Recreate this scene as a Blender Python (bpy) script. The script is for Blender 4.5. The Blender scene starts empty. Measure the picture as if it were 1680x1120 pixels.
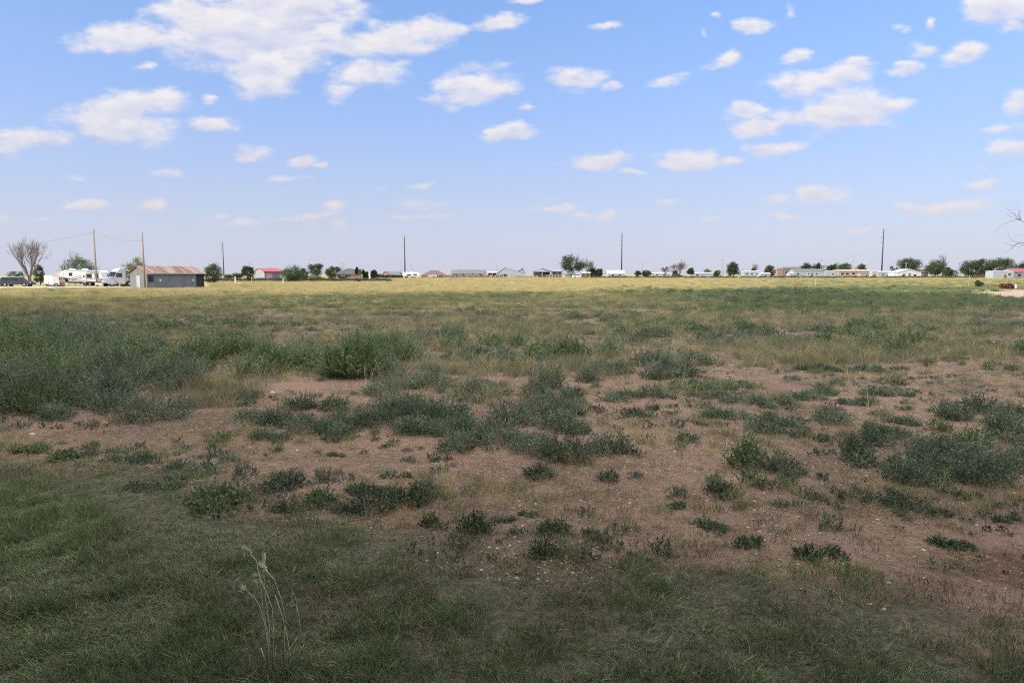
import bpy, math, random
import numpy as np
R = math.radians
random.seed(7)
scene = bpy.context.scene
COL = scene.collection

# ------------------------------------------------------------------ camera
H = 2.2                                   # eye height above the field
FOC = 1120.0                                # focal length in photo pixels (24 mm on 36 mm)
PITCH = math.atan(110.5 / FOC)
cp, sp = math.cos(PITCH), math.sin(PITCH)
cam_d = bpy.data.cameras.new('camera'); cam_d.lens = 24; cam_d.sensor_width = 36
cam_d.clip_start = 0.05; cam_d.clip_end = 30000
cam = bpy.data.objects.new('camera', cam_d); COL.objects.link(cam)
cam.location = (0, 0, H); cam.rotation_euler = (math.pi / 2 - PITCH, 0, 0)
scene.camera = cam

def sstep(a, b, x):
    t = np.clip((x - a) / (b - a), 0, 1); return t * t * (3 - 2 * t)

# value noise (numpy)
_lat = np.random.RandomState(3).rand(256, 256)
def vnoise(x, y):
    x = np.asarray(x, float); y = np.asarray(y, float)
    xi = np.floor(x).astype(int); yi = np.floor(y).astype(int)
    fx = x - xi; fy = y - yi
    fx = fx * fx * (3 - 2 * fx); fy = fy * fy * (3 - 2 * fy)
    a = _lat[xi % 256, yi % 256]; b = _lat[(xi + 1) % 256, yi % 256]
    c = _lat[xi % 256, (yi + 1) % 256]; d = _lat[(xi + 1) % 256, (yi + 1) % 256]
    return (a * (1 - fx) + b * fx) * (1 - fy) + (c * (1 - fx) + d * fx) * fy
def fbm(x, y, o=4):
    s = 0; a = .5; n = 0
    for i in range(o):
        s = s + a * vnoise(x * 2 ** i + 17 * i, y * 2 ** i + 31 * i); n += a; a *= .5
    return s / n

def terrain(x, y):
    x = np.asarray(x, float); y = np.asarray(y, float)
    z = 0.6 * sstep(135, 260, y)
    near = 1 - sstep(60, 120, np.abs(y))
    z = z + near * (0.10 * (fbm(x * .22 + 40, y * .22 + 9, 3) - .5) + 0.035 * (fbm(x * 1.6, y * 1.6, 3) - .5))
    # low spoil mound at the right edge
    z = z + 0.42 * np.exp(-((x - 66) / 5.5) ** 2 - ((y - 86) / 6) ** 2)
    return z
def tz(x, y): return float(terrain(x, y))

def ray(px, py):
    xc = (px - 840) / FOC; yc = -(py - 560) / FOC
    return (xc, cp + yc * sp, -sp + yc * cp)
def gnd(px, py):                          # photo pixel on the field -> world x, y
    d = ray(px, py); t = H / -d[2]
    return d[0] * t, d[1] * t
def X(px, Y, z=1.0): return (px - 840) / FOC * (Y * cp - (z - H) * sp)
def Z(py, Y):
    d = ray(840, py); return H + Y * d[2] / d[1]

# ------------------------------------------------------------------ mesh helpers
class MB:
    def __init__(s): s.v = []; s.f = []
    def add(s, vs, fs):
        b = len(s.v); s.v += [tuple(map(float, p)) for p in vs]; s.f += [tuple(i + b for i in f) for f in fs]; return s
    def box(s, x0, x1, y0, y1, z0, z1, taper=0.0):
        t = taper
        return s.add([(x0, y0, z0), (x1, y0, z0), (x1, y1, z0), (x0, y1, z0),
                      (x0 + t, y0 + t, z1), (x1 - t, y0 + t, z1), (x1 - t, y1 - t, z1), (x0 + t, y1 - t, z1)],
                     [(0, 3, 2, 1), (4, 5, 6, 7), (0, 1, 5, 4), (1, 2, 6, 5), (2, 3, 7, 6), (3, 0, 4, 7)])
    def prism(s, prof, y0, y1, inset=None):          # profile in x,z, extruded along y
        n = len(prof)
        v = [(p[0], y0, p[1]) for p in prof] + [(p[0], y1, p[1]) for p in prof]
        f = [tuple(range(n)), tuple(range(2 * n - 1, n - 1, -1))]
        for i in range(n):
            j = (i + 1) % n; f.append((i, i + n, j + n, j))
        return s.add(v, f)
    def cyl(s, p0, p1, r0, r1=None, n=8, caps=True):
        r1 = r0 if r1 is None else r1
        p0 = np.array(p0, float); p1 = np.array(p1, float); d = p1 - p0
        L = np.linalg.norm(d); d = d / (L if L > 1e-9 else 1)
        a = np.array((0, 0, 1.)) if abs(d[2]) < .9 else np.array((1., 0, 0))
        u = np.cross(d, a); u /= np.linalg.norm(u); w = np.cross(d, u)
        v = []
        for p, r in ((p0, r0), (p1, r1)):
            for k in range(n):
                t = 2 * math.pi * k / n; v.append(tuple(p + r * (math.cos(t) * u + math.sin(t) * w)))
        f = [(k, (k + 1) % n, (k + 1) % n + n, k + n) for k in range(n)]
        if caps: f += [tuple(range(n - 1, -1, -1)), tuple(range(n, 2 * n))]
        return s.add(v, f)
    def tube(s, pts, rads, n=5):
        pts = [np.array(p, float) for p in pts]; m = len(pts); v = []; f = []
        for i, p in enumerate(pts):
            d = pts[min(i + 1, m - 1)] - pts[max(i - 1, 0)]; d = d / max(np.linalg.norm(d), 1e-9)
            a = np.array((0.31, 0.12, .94)) if abs(d[2]) < .8 else np.array((.95, .3, .05))
            u = np.cross(d, a); u /= np.linalg.norm(u); w = np.cross(d, u)
            for k in range(n):
                t = 2 * math.pi * k / n; v.append(tuple(p + rads[i] * (math.cos(t) * u + math.sin(t) * w)))
        for i in range(m - 1):
            for k in range(n):
                f.append((i * n + k, i * n + (k + 1) % n, (i + 1) * n + (k + 1) % n, (i + 1) * n + k))
        f += [tuple(range(n - 1, -1, -1)), tuple((m - 1) * n + k for k in range(n))]
        return s.add(v, f)
    def mesh(s, name, m):
        me = bpy.data.meshes.new(name); me.from_pydata(s.v, [], s.f); me.validate(); me.update()
        if m: me.materials.append(m)
        return me

def link(name, me, parent=None, loc=(0, 0, 0), rotz=0):
    o = bpy.data.objects.new(name, me); COL.objects.link(o)
    o.location = loc; o.rotation_euler = (0, 0, rotz)
    if parent: o.parent = parent
    return o
def part(name, mb, m, parent=None, label=None, smooth=False):
    o = link(name, mb.mesh(name, m), parent)
    if smooth: o.data.shade_smooth()
    if label: o['label'] = label
    return o
def tag(o, label, cat, group=None, kind=None):
    o['label'] = label; o['category'] = cat
    if group: o['group'] = group
    if kind: o['kind'] = kind
    return o
def thing(name, label, cat, loc, rotz=0, group=None):
    o = link(name, None, None, loc, rotz); return tag(o, label, cat, group)
def quads(name, V, F, mats):
    """V (n,3) array, F list of tuples or (m,4) array"""
    me = bpy.data.meshes.new(name)
    me.from_pydata(V.tolist() if hasattr(V, 'tolist') else V, [], F.tolist() if hasattr(F, 'tolist') else F)
    me.update()
    for m in (mats if isinstance(mats, (list, tuple)) else [mats]): me.materials.append(m)
    return me

# ------------------------------------------------------------------ materials
def newmat(name):
    m = bpy.data.materials.new(name); m.use_nodes = True; nt = m.node_tree
    for n in list(nt.nodes): nt.nodes.remove(n)
    out = nt.nodes.new('ShaderNodeOutputMaterial'); return m, nt, out
def N(nt, t, **kw):
    n = nt.nodes.new(t)
    for k, v in kw.items(): setattr(n, k, v)
    return n
def math_n(nt, op, a, b=None, c=None, clamp=False):
    n = N(nt, 'ShaderNodeMath', operation=op); n.use_clamp = clamp
    for i, q in enumerate((a, b, c)):
        if q is None: continue
        if isinstance(q, (int, float)): n.inputs[i].default_value = q
        else: nt.links.new(q, n.inputs[i])
    return n.outputs[0]
def mixc(nt, fac, a, b, blend='MIX'):
    n = N(nt, 'ShaderNodeMix', data_type='RGBA', blend_type=blend)
    for s, q in ((0, fac), (6, a), (7, b)):
        if isinstance(q, (int, float)): n.inputs[s].default_value = q
        elif isinstance(q, tuple): n.inputs[s].default_value = (*q[:3], 1)
        else: nt.links.new(q, n.inputs[s])
    return n.outputs[2]
def ramp(nt, fac, a, b):
    n = N(nt, 'ShaderNodeMapRange', interpolation_type='SMOOTHSTEP')
    nt.links.new(fac, n.inputs[0]); n.inputs[1].default_value = a; n.inputs[2].default_value = b
    return n.outputs[0]
def noise(nt, scale, detail=4, rough=.6, vec=None, out=0):
    n = N(nt, 'ShaderNodeTexNoise'); n.inputs['Scale'].default_value = scale
    n.inputs['Detail'].default_value = detail; n.inputs['Roughness'].default_value = rough
    if vec is not None: nt.links.new(vec, n.inputs['Vector'])
    return n.outputs[out]

_paint = {}
def paint(name, col, rough=.6, col2=None, amt=.5, scale=1.3, metal=0.0, bump=0.0, stretch=None):
    if name in _paint: return _paint[name]
    m, nt, out = newmat(name)
    p = N(nt, 'ShaderNodeBsdfPrincipled'); nt.links.new(p.outputs[0], out.inputs[0])
    tc = N(nt, 'ShaderNodeTexCoord'); v = tc.outputs['Object']
    if stretch:
        mp = N(nt, 'ShaderNodeMapping'); mp.inputs['Scale'].default_value = stretch
        nt.links.new(v, mp.inputs[0]); v = mp.outputs[0]
    n = noise(nt, scale, 6, .65, v)
    f = math_n(nt, 'MULTIPLY', ramp(nt, n, .38, .66), amt)
    c2 = col2 or tuple(c * .55 for c in col)
    nt.links.new(mixc(nt, f, col, c2), p.inputs['Base Color'])
    p.inputs['Roughness'].default_value = rough; p.inputs['Metallic'].default_value = metal
    if bump:
        b = N(nt, 'ShaderNodeBump'); b.inputs['Strength'].default_value = bump; b.inputs['Distance'].default_value = .05
        nt.links.new(n, b.inputs['Height']); nt.links.new(b.outputs[0], p.inputs['Normal'])
    _paint[name] = m; return m
def leafmat(name, cols, transl=.3, rough=.6, vary=.35, clump=2.6):
    """cols: list of colours picked at random per island and per instance"""
    m, nt, out = newmat(name)
    geo = N(nt, 'ShaderNodeNewGeometry'); oi = N(nt, 'ShaderNodeObjectInfo')
    tcl = N(nt, 'ShaderNodeTexCoord'); nl = noise(nt, clump, 2, .5, tcl.outputs['Object'])
    s = math_n(nt, 'ADD', math_n(nt, 'MULTIPLY', geo.outputs['Random Per Island'], .30), math_n(nt, 'MULTIPLY', math_n(nt, 'FRACT', math_n(nt, 'MULTIPLY', oi.outputs['Random'], 7.31)), .25))
    s = math_n(nt, 'ADD', s, math_n(nt, 'MULTIPLY', ramp(nt, nl, .32, .68), .48), clamp=True)
    cr = N(nt, 'ShaderNodeValToRGB'); e = cr.color_ramp.elements
    while len(e) < len(cols): e.new(.5)
    for i, c in enumerate(cols):
        e[i].position = i / max(1, len(cols) - 1); e[i].color = (*c, 1)
    nt.links.new(s, cr.inputs[0])
    val = math_n(nt, 'ADD', 1 - vary / 2, math_n(nt, 'MULTIPLY', oi.outputs['Random'], vary))
    c = mixc(nt, 1.0, cr.outputs[0], N(nt, 'ShaderNodeCombineColor').outputs[0], 'MULTIPLY')
    cc = nt.nodes[-2] if False else None
    comb = [n for n in nt.nodes if n.bl_idname == 'ShaderNodeCombineColor'][0]
    for i in range(3): nt.links.new(val, comb.inputs[i])
    d = N(nt, 'ShaderNodeBsdfPrincipled'); d.inputs['Roughness'].default_value = rough
    d.inputs['Specular IOR Level'].default_value = .25
    t = N(nt, 'ShaderNodeBsdfTranslucent'); nt.links.new(c, d.inputs['Base Color']); nt.links.new(c, t.inputs[0])
    mx = N(nt, 'ShaderNodeMixShader'); mx.inputs[0].default_value = transl
    nt.links.new(d.outputs[0], mx.inputs[1]); nt.links.new(t.outputs[0], mx.inputs[2])
    nt.links.new(mx.outputs[0], out.inputs[0]); return m

# ------------------------------------------------------------------ light
SUN_AZ = R(-66)           # sun stands low to the left, a little behind the camera
SUN_EL = R(10.5)
to_sun = (math.sin(SUN_AZ) * math.cos(SUN_EL), -math.cos(SUN_AZ) * math.cos(SUN_EL), math.sin(SUN_EL))
ld = bpy.data.lights.new('sun', 'SUN'); ld.energy = 4.3; ld.angle = R(.55); ld.color = (1, .86, .68)
lo = bpy.data.objects.new('sun', ld); COL.objects.link(lo)
from mathutils import Vector
lo.rotation_euler = Vector(to_sun).to_track_quat('Z', 'Y').to_euler(); lo.location = (0, 0, 60)

# clouds given where they stand in the sky: photo x, y, half width, half height, turn (deg), weight
CLOUDS = [
 (400,48,175,58,0,1.2),(470,12,120,40,0,1.2),(215,60,95,26,4,1.0),(300,22,70,34,0,.9),(430,118,62,48,0,1.05),(505,95,50,26,0,.9),
 (640,66,100,30,8,1.0),(700,50,60,18,0,.9),(560,72,70,24,0,.7),(600,125,75,26,8,.75),(560,150,40,14,0,.55),
 (340,0,40,8,0,.6),(238,112,18,6,8,.5),(345,158,16,7,0,.7),
 (200,178,75,28,10,1.05),(265,166,55,20,0,1.0),(150,195,60,26,0,.95),(205,215,90,22,0,.85),(20,230,48,22,0,.85),(95,228,60,14,0,.6),
 (345,206,42,14,0,.85),(412,252,28,13,0,.95),(495,266,28,11,14,.95),(525,271,14,6,0,.7),
 (778,147,72,26,8,1.1),(838,218,46,14,4,1.0),(813,38,44,14,5,.85),(795,112,40,10,6,.5),(858,175,12,5,0,.6),(858,3,26,7,0,.7),
 (945,132,48,20,0,.8),(995,142,22,9,14,.8),(990,40,24,8,10,.7),(1097,130,34,11,10,.75),(1195,92,24,14,22,.8),(1180,108,24,8,10,.5),
 (1236,42,28,15,0,.95),(1300,101,30,15,10,.95),(1170,24,11,6,0,.6),(1290,16,10,8,0,.4),(1155,56,8,8,0,.4),
 (1395,120,55,20,10,1.0),(1330,135,70,18,0,.75),(1410,100,36,9,4,.7),(1385,182,88,34,6,1.15),(1225,182,42,17,4,1.0),(1245,207,45,17,4,.85),
 (1290,195,60,14,0,.55),(1455,178,44,10,10,.85),(1270,245,46,14,8,.85),(1320,152,40,14,0,.6),
 (1580,90,42,18,14,1.0),(1482,114,28,9,8,.85),(1515,85,26,13,0,.7),(1475,47,14,8,0,.5),(1530,42,8,10,-20,.5),(1632,14,80,32,-6,1.0),(1660,40,30,14,0,.8),
 (1662,245,36,20,0,.8),(1676,168,30,18,20,.8),(1650,205,42,10,6,.7),(1610,302,26,7,4,.55),(1600,275,16,6,0,.35),
 (985,264,60,15,2,1.0),(1128,262,64,19,0,1.1),(1195,268,30,8,6,.5),(1036,282,20,7,0,.85),
 (1345,321,48,15,3,.95),(1270,325,38,9,6,.75),(1285,349,24,8,0,.55),(1095,334,28,6,2,.65),(998,350,26,13,14,.85),(957,353,16,7,0,.6),
 (900,342,55,8,2,.5),(1560,341,68,13,2,.8),(1490,340,26,9,0,.7),(1425,377,34,6,4,.45),(1170,361,16,5,4,.35),
 (140,339,34,11,3,.75),(250,339,28,12,0,.8),(128,294,20,6,0,.5),(275,282,32,6,0,.4),(473,294,34,6,0,.5),(395,369,30,10,4,.6),(358,355,22,7,0,.5),
 (545,333,20,7,0,.5),(510,352,40,8,4,.45),(690,304,34,7,4,.5),(680,335,40,9,4,.45),(690,356,60,7,3,.4),(622,305,22,5,0,.35),(480,358,40,6,0,.4),(70,362,22,6,0,.4),(5,360,18,6,0,.45),(560,371,18,8,0,.35),
]
w = bpy.data.worlds.new('World'); scene.world = w; w.use_nodes = True
nt = w.node_tree
for n in list(nt.nodes): nt.nodes.remove(n)
wo = N(nt, 'ShaderNodeOutputWorld')
SKY_STR = .15; SKY_TINT = (1.38, 1.52, 1.88); HORIZON = (.60, .625, .77); HAZE = (.43, .575, .94); UPPER = (.29, .545, 1.05)
FILL_SKY = (3.4, 3.15, 3.0); TOP_LIT = (.96, .91, .885); TOP_SHD = (.66, .68, .85); LOW_LIT = (.90, .79, .72); LOW_SHD = (.70, .66, .74)
sky = N(nt, 'ShaderNodeTexSky', sky_type='NISHITA'); sky.sun_disc = False
sky.sun_elevation = SUN_EL; sky.sun_rotation = math.pi - SUN_AZ; sky.altitude = 900
sky.air_density = 1.0; sky.dust_density = .6; sky.ozone_density = 2.2
tc = N(nt, 'ShaderNodeTexCoord'); sx = N(nt, 'ShaderNodeSeparateXYZ'); nt.links.new(tc.outputs['Generated'], sx.inputs[0])
ay = math_n(nt, 'MAXIMUM', math_n(nt, 'ABSOLUTE', sx.outputs[1]), .08)
u = math_n(nt, 'DIVIDE', sx.outputs[0], ay); v = math_n(nt, 'DIVIDE', sx.outputs[2], ay)
cmb = N(nt, 'ShaderNodeCombineXYZ'); nt.links.new(u, cmb.inputs[0]); nt.links.new(v, cmb.inputs[1])
st = N(nt, 'ShaderNodeMapping'); st.inputs['Scale'].default_value = (1, 2.1, 1); nt.links.new(cmb.outputs[0], st.inputs[0])
# ragged warp of the cloud outlines
wn = N(nt, 'ShaderNodeTexNoise'); wn.inputs['Scale'].default_value = 11; wn.inputs['Detail'].default_value = 5; wn.inputs['Roughness'].default_value = .6
nt.links.new(st.outputs[0], wn.inputs['Vector'])
wv = N(nt, 'ShaderNodeVectorMath', operation='MULTIPLY_ADD'); nt.links.new(wn.outputs['Color'], wv.inputs[0])
wv.inputs[1].default_value = (.055, .03, 0); nt.links.new(cmb.outputs[0], wv.inputs[2])
wp = N(nt, 'ShaderNodeVectorMath', operation='ADD'); nt.links.new(wv.outputs[0], wp.inputs[0]); wp.inputs[1].default_value = (-.0275, -.015, 0)
n1 = noise(nt, 17, 9, .60, st.outputs[0])
off = N(nt, 'ShaderNodeVectorMath', operation='ADD'); nt.links.new(st.outputs[0], off.inputs[0]); off.inputs[1].default_value = (-.012, .026, 0)
n2 = noise(nt, 17, 5, .60, off.outputs[0])
K = 1.0 / SKY_STR
low = ramp(nt, v, .02, .30)
# a little pale haze towards the horizon
skyc = mixc(nt, 1.0, sky.outputs[0], SKY_TINT, 'MULTIPLY')
hz = math_n(nt, 'POWER', math_n(nt, 'SUBTRACT', 1.0, math_n(nt, 'MINIMUM', math_n(nt, 'MULTIPLY', math_n(nt, 'ABSOLUTE', sx.outputs[2]), 1.45), 1.0)), .8)
hzc = mixc(nt, ramp(nt, sx.outputs[2], .03, .24), tuple(c * K for c in HORIZON), tuple(c * K for c in HAZE))
hzc = mixc(nt, ramp(nt, sx.outputs[2], .16, .48), hzc, tuple(c * K for c in UPPER))
skyc = mixc(nt, math_n(nt, 'MULTIPLY', hz, .94), skyc, hzc)
c_lit = mixc(nt, low, tuple(c * K for c in LOW_LIT), tuple(c * K for c in TOP_LIT))
c_shd = mixc(nt, low, tuple(c * K for c in LOW_SHD), tuple(c * K for c in TOP_SHD))
nz = math_n(nt, 'MULTIPLY', math_n(nt, 'SUBTRACT', n1, .5), 1.7)
lit0 = math_n(nt, 'ADD', .62, math_n(nt, 'MULTIPLY', math_n(nt, 'SUBTRACT', n1, n2), 2.4), clamp=True)
fade0 = math_n(nt, 'MULTIPLY_ADD', low, .34, .58)
front = math_n(nt, 'MULTIPLY', fade0, ramp(nt, sx.outputs[2], -.005, .02))
def bgnode(col):
    q = N(nt, 'ShaderNodeBackground'); q.inputs[1].default_value = SKY_STR; nt.links.new(col, q.inputs[0]); return q.outputs[0]
CD = []
for (cx, cy, rx, ry, a, wt) in CLOUDS:
    d = ray(cx, cy); CD.append((d[0] / d[1], d[2] / d[1], rx * 1.10 / FOC, ry * 1.16 / FOC, R(a), wt))
def cell(ua, ub, va, vb):                 # the clouds that reach into one patch of sky, as a node group of its own
    sel = []
    for c in CD:
        u0, v0, ru, rv, a, wt = c
        k = 1 + .62 / wt; ex, ey = ru * k + .04, rv * k + abs(math.sin(a)) * ru * k + .025
        if u0 + ex < ua or u0 - ex > ub or v0 + ey < va or v0 - ey > vb: continue
        sel.append(c)
    if not sel: return bgnode(skyc)
    gt = bpy.data.node_groups.new('cloud_patch', 'ShaderNodeTree')
    SOC = [('vec', 'Vector', wp.outputs[0]), ('nz', 'Float', nz), ('lit', 'Float', lit0), ('front', 'Float', front), ('sky', 'Color', skyc), ('shd', 'Color', c_shd), ('lite', 'Color', c_lit)]
    for nm, ty, _ in SOC: gt.interface.new_socket(nm, in_out='INPUT', socket_type='NodeSocket' + ty)
    gt.interface.new_socket('out', in_out='OUTPUT', socket_type='NodeSocketColor')
    gi = N(gt, 'NodeGroupInput'); go_ = N(gt, 'NodeGroupOutput'); I = gi.outputs; field = None
    own = N(gt, 'ShaderNodeVectorMath', operation='ADD'); gt.links.new(I['vec'], own.inputs[0])      # keeps each patch's sums its own
    own.inputs[1].default_value = (1e-6 * (ua + 2), 1e-6 * (va + 3), 0)
    for (u0, v0, ru, rv, a, wt) in sel:
        mp = N(gt, 'ShaderNodeMapping', vector_type='TEXTURE')
        mp.inputs['Location'].default_value = (u0, v0, 0); mp.inputs['Rotation'].default_value = (0, 0, a)
        mp.inputs['Scale'].default_value = (ru, rv, 1)
        if field is None: gt.links.new(own.outputs[0], mp.inputs[0])
        else:                             # evaluated one after another, so the shader keeps few values at a time
            sq = N(gt, 'ShaderNodeVectorMath', operation='MULTIPLY_ADD'); gt.links.new(up_, sq.inputs[0]); sq.inputs[1].default_value = (1e-7, 1e-7, 1e-7)
            gt.links.new(own.outputs[0], sq.inputs[2]); gt.links.new(sq.outputs[0], mp.inputs[0])
        ln = N(gt, 'ShaderNodeVectorMath', operation='LENGTH'); gt.links.new(mp.outputs[0], ln.inputs[0])
        f = math_n(gt, 'MULTIPLY_ADD', ln.outputs['Value'], -wt, wt)
        sy = N(gt, 'ShaderNodeVectorMath', operation='DOT_PRODUCT'); gt.links.new(mp.outputs[0], sy.inputs[0]); sy.inputs[1].default_value = (0, 1, 0); syv = sy.outputs['Value']
        if field is None: field = f; up_ = syv
        else:
            um = N(gt, 'ShaderNodeMix', data_type='FLOAT'); gt.links.new(ramp(gt, math_n(gt, 'SUBTRACT', f, field), -.25, .25), um.inputs[0]); gt.links.new(up_, um.inputs[2]); gt.links.new(syv, um.inputs[3]); up_ = um.outputs[0]
            m_ = N(gt, 'ShaderNodeMath', operation='SMOOTH_MAX'); gt.links.new(field, m_.inputs[0]); gt.links.new(f, m_.inputs[1]); m_.inputs[2].default_value = .12
            field = m_.outputs[0]
    dens = math_n(gt, 'ADD', math_n(gt, 'MAXIMUM', field, -2.0), I['nz'])
    alpha = ramp(gt, dens, -.07, .58)
    # brighter towards the sun, greyer where the cloud is thick
    lit = math_n(gt, 'SUBTRACT', I['lit'], math_n(gt, 'MULTIPLY', ramp(gt, dens, .5, 1.3), .16))
    lit = math_n(gt, 'MULTIPLY_ADD', up_, .62, lit, clamp=True)
    gt.links.new(mixc(gt, math_n(gt, 'MULTIPLY', alpha, math_n(gt, 'MULTIPLY', I['front'], .95)), I['sky'], mixc(gt, lit, I['shd'], I['lite'])), go_.inputs[0])
    gn = N(nt, 'ShaderNodeGroup'); gn.node_tree = gt
    for nm, ty, so in SOC: nt.links.new(so, gn.inputs[nm])
    return bgnode(gn.outputs[0])
def pick(fac, a, b):
    q = N(nt, 'ShaderNodeMixShader'); nt.links.new(fac, q.inputs[0]); nt.links.new(a, q.inputs[1]); nt.links.new(b, q.inputs[2]); return q.outputs[0]
def split(ue, ve):                        # binary tree of patches: only one patch's clouds are worked out per ray
    if len(ue) > 2 and len(ue) >= len(ve):
        m = len(ue) // 2; return pick(math_n(nt, 'GREATER_THAN', u, ue[m]), split(ue[:m + 1], ve), split(ue[m:], ve))
    if len(ve) > 2:
        m = len(ve) // 2; return pick(math_n(nt, 'GREATER_THAN', v, ve[m]), split(ue, ve[:m + 1]), split(ue, ve[m:]))
    return cell(ue[0], ue[-1], ve[0], ve[-1])
clouds = split([-1.1, -.55, -.36, -.18, 0, .18, .36, .55, 1.1], [0, .10, .18, .27, .6])
# unseen bright sky added high overhead to brighten the shaded field
veil_n = noise(nt, 3.0, 4, .6, tc.outputs['Generated'])
veil = math_n(nt, 'MULTIPLY', ramp(nt, sx.outputs[2], .40, .66), math_n(nt, 'MULTIPLY_ADD', veil_n, .5, .6), clamp=True)
skyup = mixc(nt, veil, skyc, tuple(c * K for c in FILL_SKY))
infront = math_n(nt, 'MULTIPLY', math_n(nt, 'GREATER_THAN', sx.outputs[1], .1), math_n(nt, 'LESS_THAN', v, .6))
infront = math_n(nt, 'MULTIPLY', infront, math_n(nt, 'LESS_THAN', math_n(nt, 'ABSOLUTE', u), 1.1))
infront = math_n(nt, 'MULTIPLY', infront, math_n(nt, 'GREATER_THAN', v, 0))
nt.links.new(pick(infront, bgnode(skyup), clouds), wo.inputs[0])
w.cycles.sampling_method = 'MANUAL'; w.cycles.sample_map_resolution = 256

scene.cycles.use_denoising = False; scene.cycles.filter_width = 1.1
scene.view_settings.view_transform = 'Standard'; scene.view_settings.look = 'None'
scene.view_settings.exposure = 0.0; scene.view_settings.gamma = 1.0

# ------------------------------------------------------------------ ground
def poly(pts): return np.array([gnd(*p) for p in pts])
LAWN = poly([(-900,655),(-300,690),(0,722),(150,735),(300,775),(420,815),(560,850),(700,865),(800,872),(950,885),(1080,890),(1200,905),(1320,935),(1450,955),(1560,975),(1680,1005),(2000,1090),(2500,1110)])
LAWN = LAWN[np.argsort(LAWN[:, 0])]
def lawn_d(x, y):                     # metres inside the lawn (positive towards the camera)
    return np.interp(x, LAWN[:, 0], LAWN[:, 1]) - y + 2.0 * (fbm(x * .55 + 5, y * .8, 4) - .5)
WEEDL = poly([(-800,640),(0,655),(180,680),(300,680),(335,600),(600,598),(640,610),(1000,625),(1250,604),(1500,596),(1680,590),(2300,585)])
WEEDL = WEEDL[np.argsort(WEEDL[:, 0])]
def weed_d(x, y): return y - np.interp(x, WEEDL[:, 0], WEEDL[:, 1])
def inpoly(x, y, P):
    ins = np.zeros(np.shape(x), bool); j = len(P) - 1
    for i in range(len(P)):
        c = ((P[i, 1] > y) != (P[j, 1] > y)) & (x < (P[j, 0] - P[i, 0]) * (y - P[i, 1]) / (P[j, 1] - P[i, 1] + 1e-12) + P[i, 0])
        ins ^= c; j = i
    return ins
PALE = poly([(1560,478),(1600,475),(1650,479),(1720,484),(1720,494),(1640,488),(1580,484)])
def strip(x, y):                      # open caliche at the right edge of the field
    u_ = x / np.maximum(y, 1) + .16 * (fbm(x * .3 + 3, y * .16, 3) - .5)
    return sstep(.655, .70, u_) * sstep(58, 64, y) * (1 - sstep(90, 97, y)) * (y > 1)
def bare(x, y): return (strip(x, y) > .45) | (((x - 10.4) / 1.5) ** 2 + ((y - 24) / 1.6) ** 2 < 1)
ROAD = poly([(-500,470.5),(0,470.5),(120,469.5),(215,468.5),(215,470.2),(120,472.2),(0,474),(-500,475)])
MUD = poly([(1590,925),(1680,905),(1790,905),(1790,965),(1680,955),(1610,945)])

def axis(lim, n, p):                  # dense in the middle, reaching the horizon
    t = np.linspace(-1, 1, n); return np.sign(t) * (np.abs(t) ** p) * lim
xs = np.sign(np.linspace(-1, 1, 361)) * (np.expm1(np.abs(np.linspace(-1, 1, 361)) * 8.2) / np.expm1(8.2)) * 6000
ys = np.concatenate([[-3000, -800, -250, -90, -50, -30, -18, -10, -5, -2], np.linspace(0, 12, 150), 12 + np.expm1(np.linspace(0, 1, 260)[1:] * 6.5) / np.expm1(6.5) * 9000])
gx, gy = np.meshgrid(xs, ys); gzv = terrain(gx, gy)
nx, ny = len(xs), len(ys)
V = np.stack([gx.ravel(), gy.ravel(), gzv.ravel()], 1)
idx = np.arange(nx * ny).reshape(ny, nx)
Fq = np.stack([idx[:-1, :-1].ravel(), idx[:-1, 1:].ravel(), idx[1:, 1:].ravel(), idx[1:, :-1].ravel()], 1)

gm, nt, out = newmat('field_soil')
pr = N(nt, 'ShaderNodeBsdfPrincipled'); nt.links.new(pr.outputs[0], out.inputs[0]); pr.inputs['Roughness'].default_value = .95
pr.inputs['Specular IOR Level'].default_value = .15
tc = N(nt, 'ShaderNodeTexCoord'); P = tc.outputs['Object']
def attr(nm): n = N(nt, 'ShaderNodeAttribute', attribute_name=nm); return n.outputs['Fac']
nb = noise(nt, .35, 5, .6, P); nm_ = noise(nt, 2.3, 6, .65, P); nf = noise(nt, 16, 6, .7, P); ng = noise(nt, 75, 4, .7, P)
soil = mixc(nt, ramp(nt, nb, .42, .66), (.205, .138, .104), (.125, .087, .068))
soil = mixc(nt, math_n(nt, 'MULTIPLY', ramp(nt, nm_, .45, .7), .65), soil, (.24, .168, .132))
soil = mixc(nt, math_n(nt, 'MULTIPLY', ramp(nt, nf, .50, .68), .75), soil, (.112, .082, .066))
soil = mixc(nt, math_n(nt, 'MULTIPLY', ramp(nt, ng, .58, .68), .7), soil, (.36, .28, .23))
soil = mixc(nt, math_n(nt, 'MULTIPLY', ramp(nt, math_n(nt, 'ADD', ng, math_n(nt, 'MULTIPLY', nf, .4)), .46, .58), -.0), soil, soil)
litter = mixc(nt, ramp(nt, nf, .4, .62), (.13, .105, .075), (.21, .165, .11))
lf = math_n(nt, 'MULTIPLY', ramp(nt, math_n(nt, 'ADD', attr('cover'), math_n(nt, 'MULTIPLY', math_n(nt, 'SUBTRACT', nm_, .5), 1.4)), .3, .8), .75)
c = mixc(nt, lf, soil, litter)
thatch = mixc(nt, ramp(nt, nf, .38, .66), (.045, .055, .034), (.12, .105, .075))
c = mixc(nt, ramp(nt, math_n(nt, 'ADD', attr('lawn'), math_n(nt, 'MULTIPLY', math_n(nt, 'SUBTRACT', nm_, .5), .9)), .35, .75), c, thatch)
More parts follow.
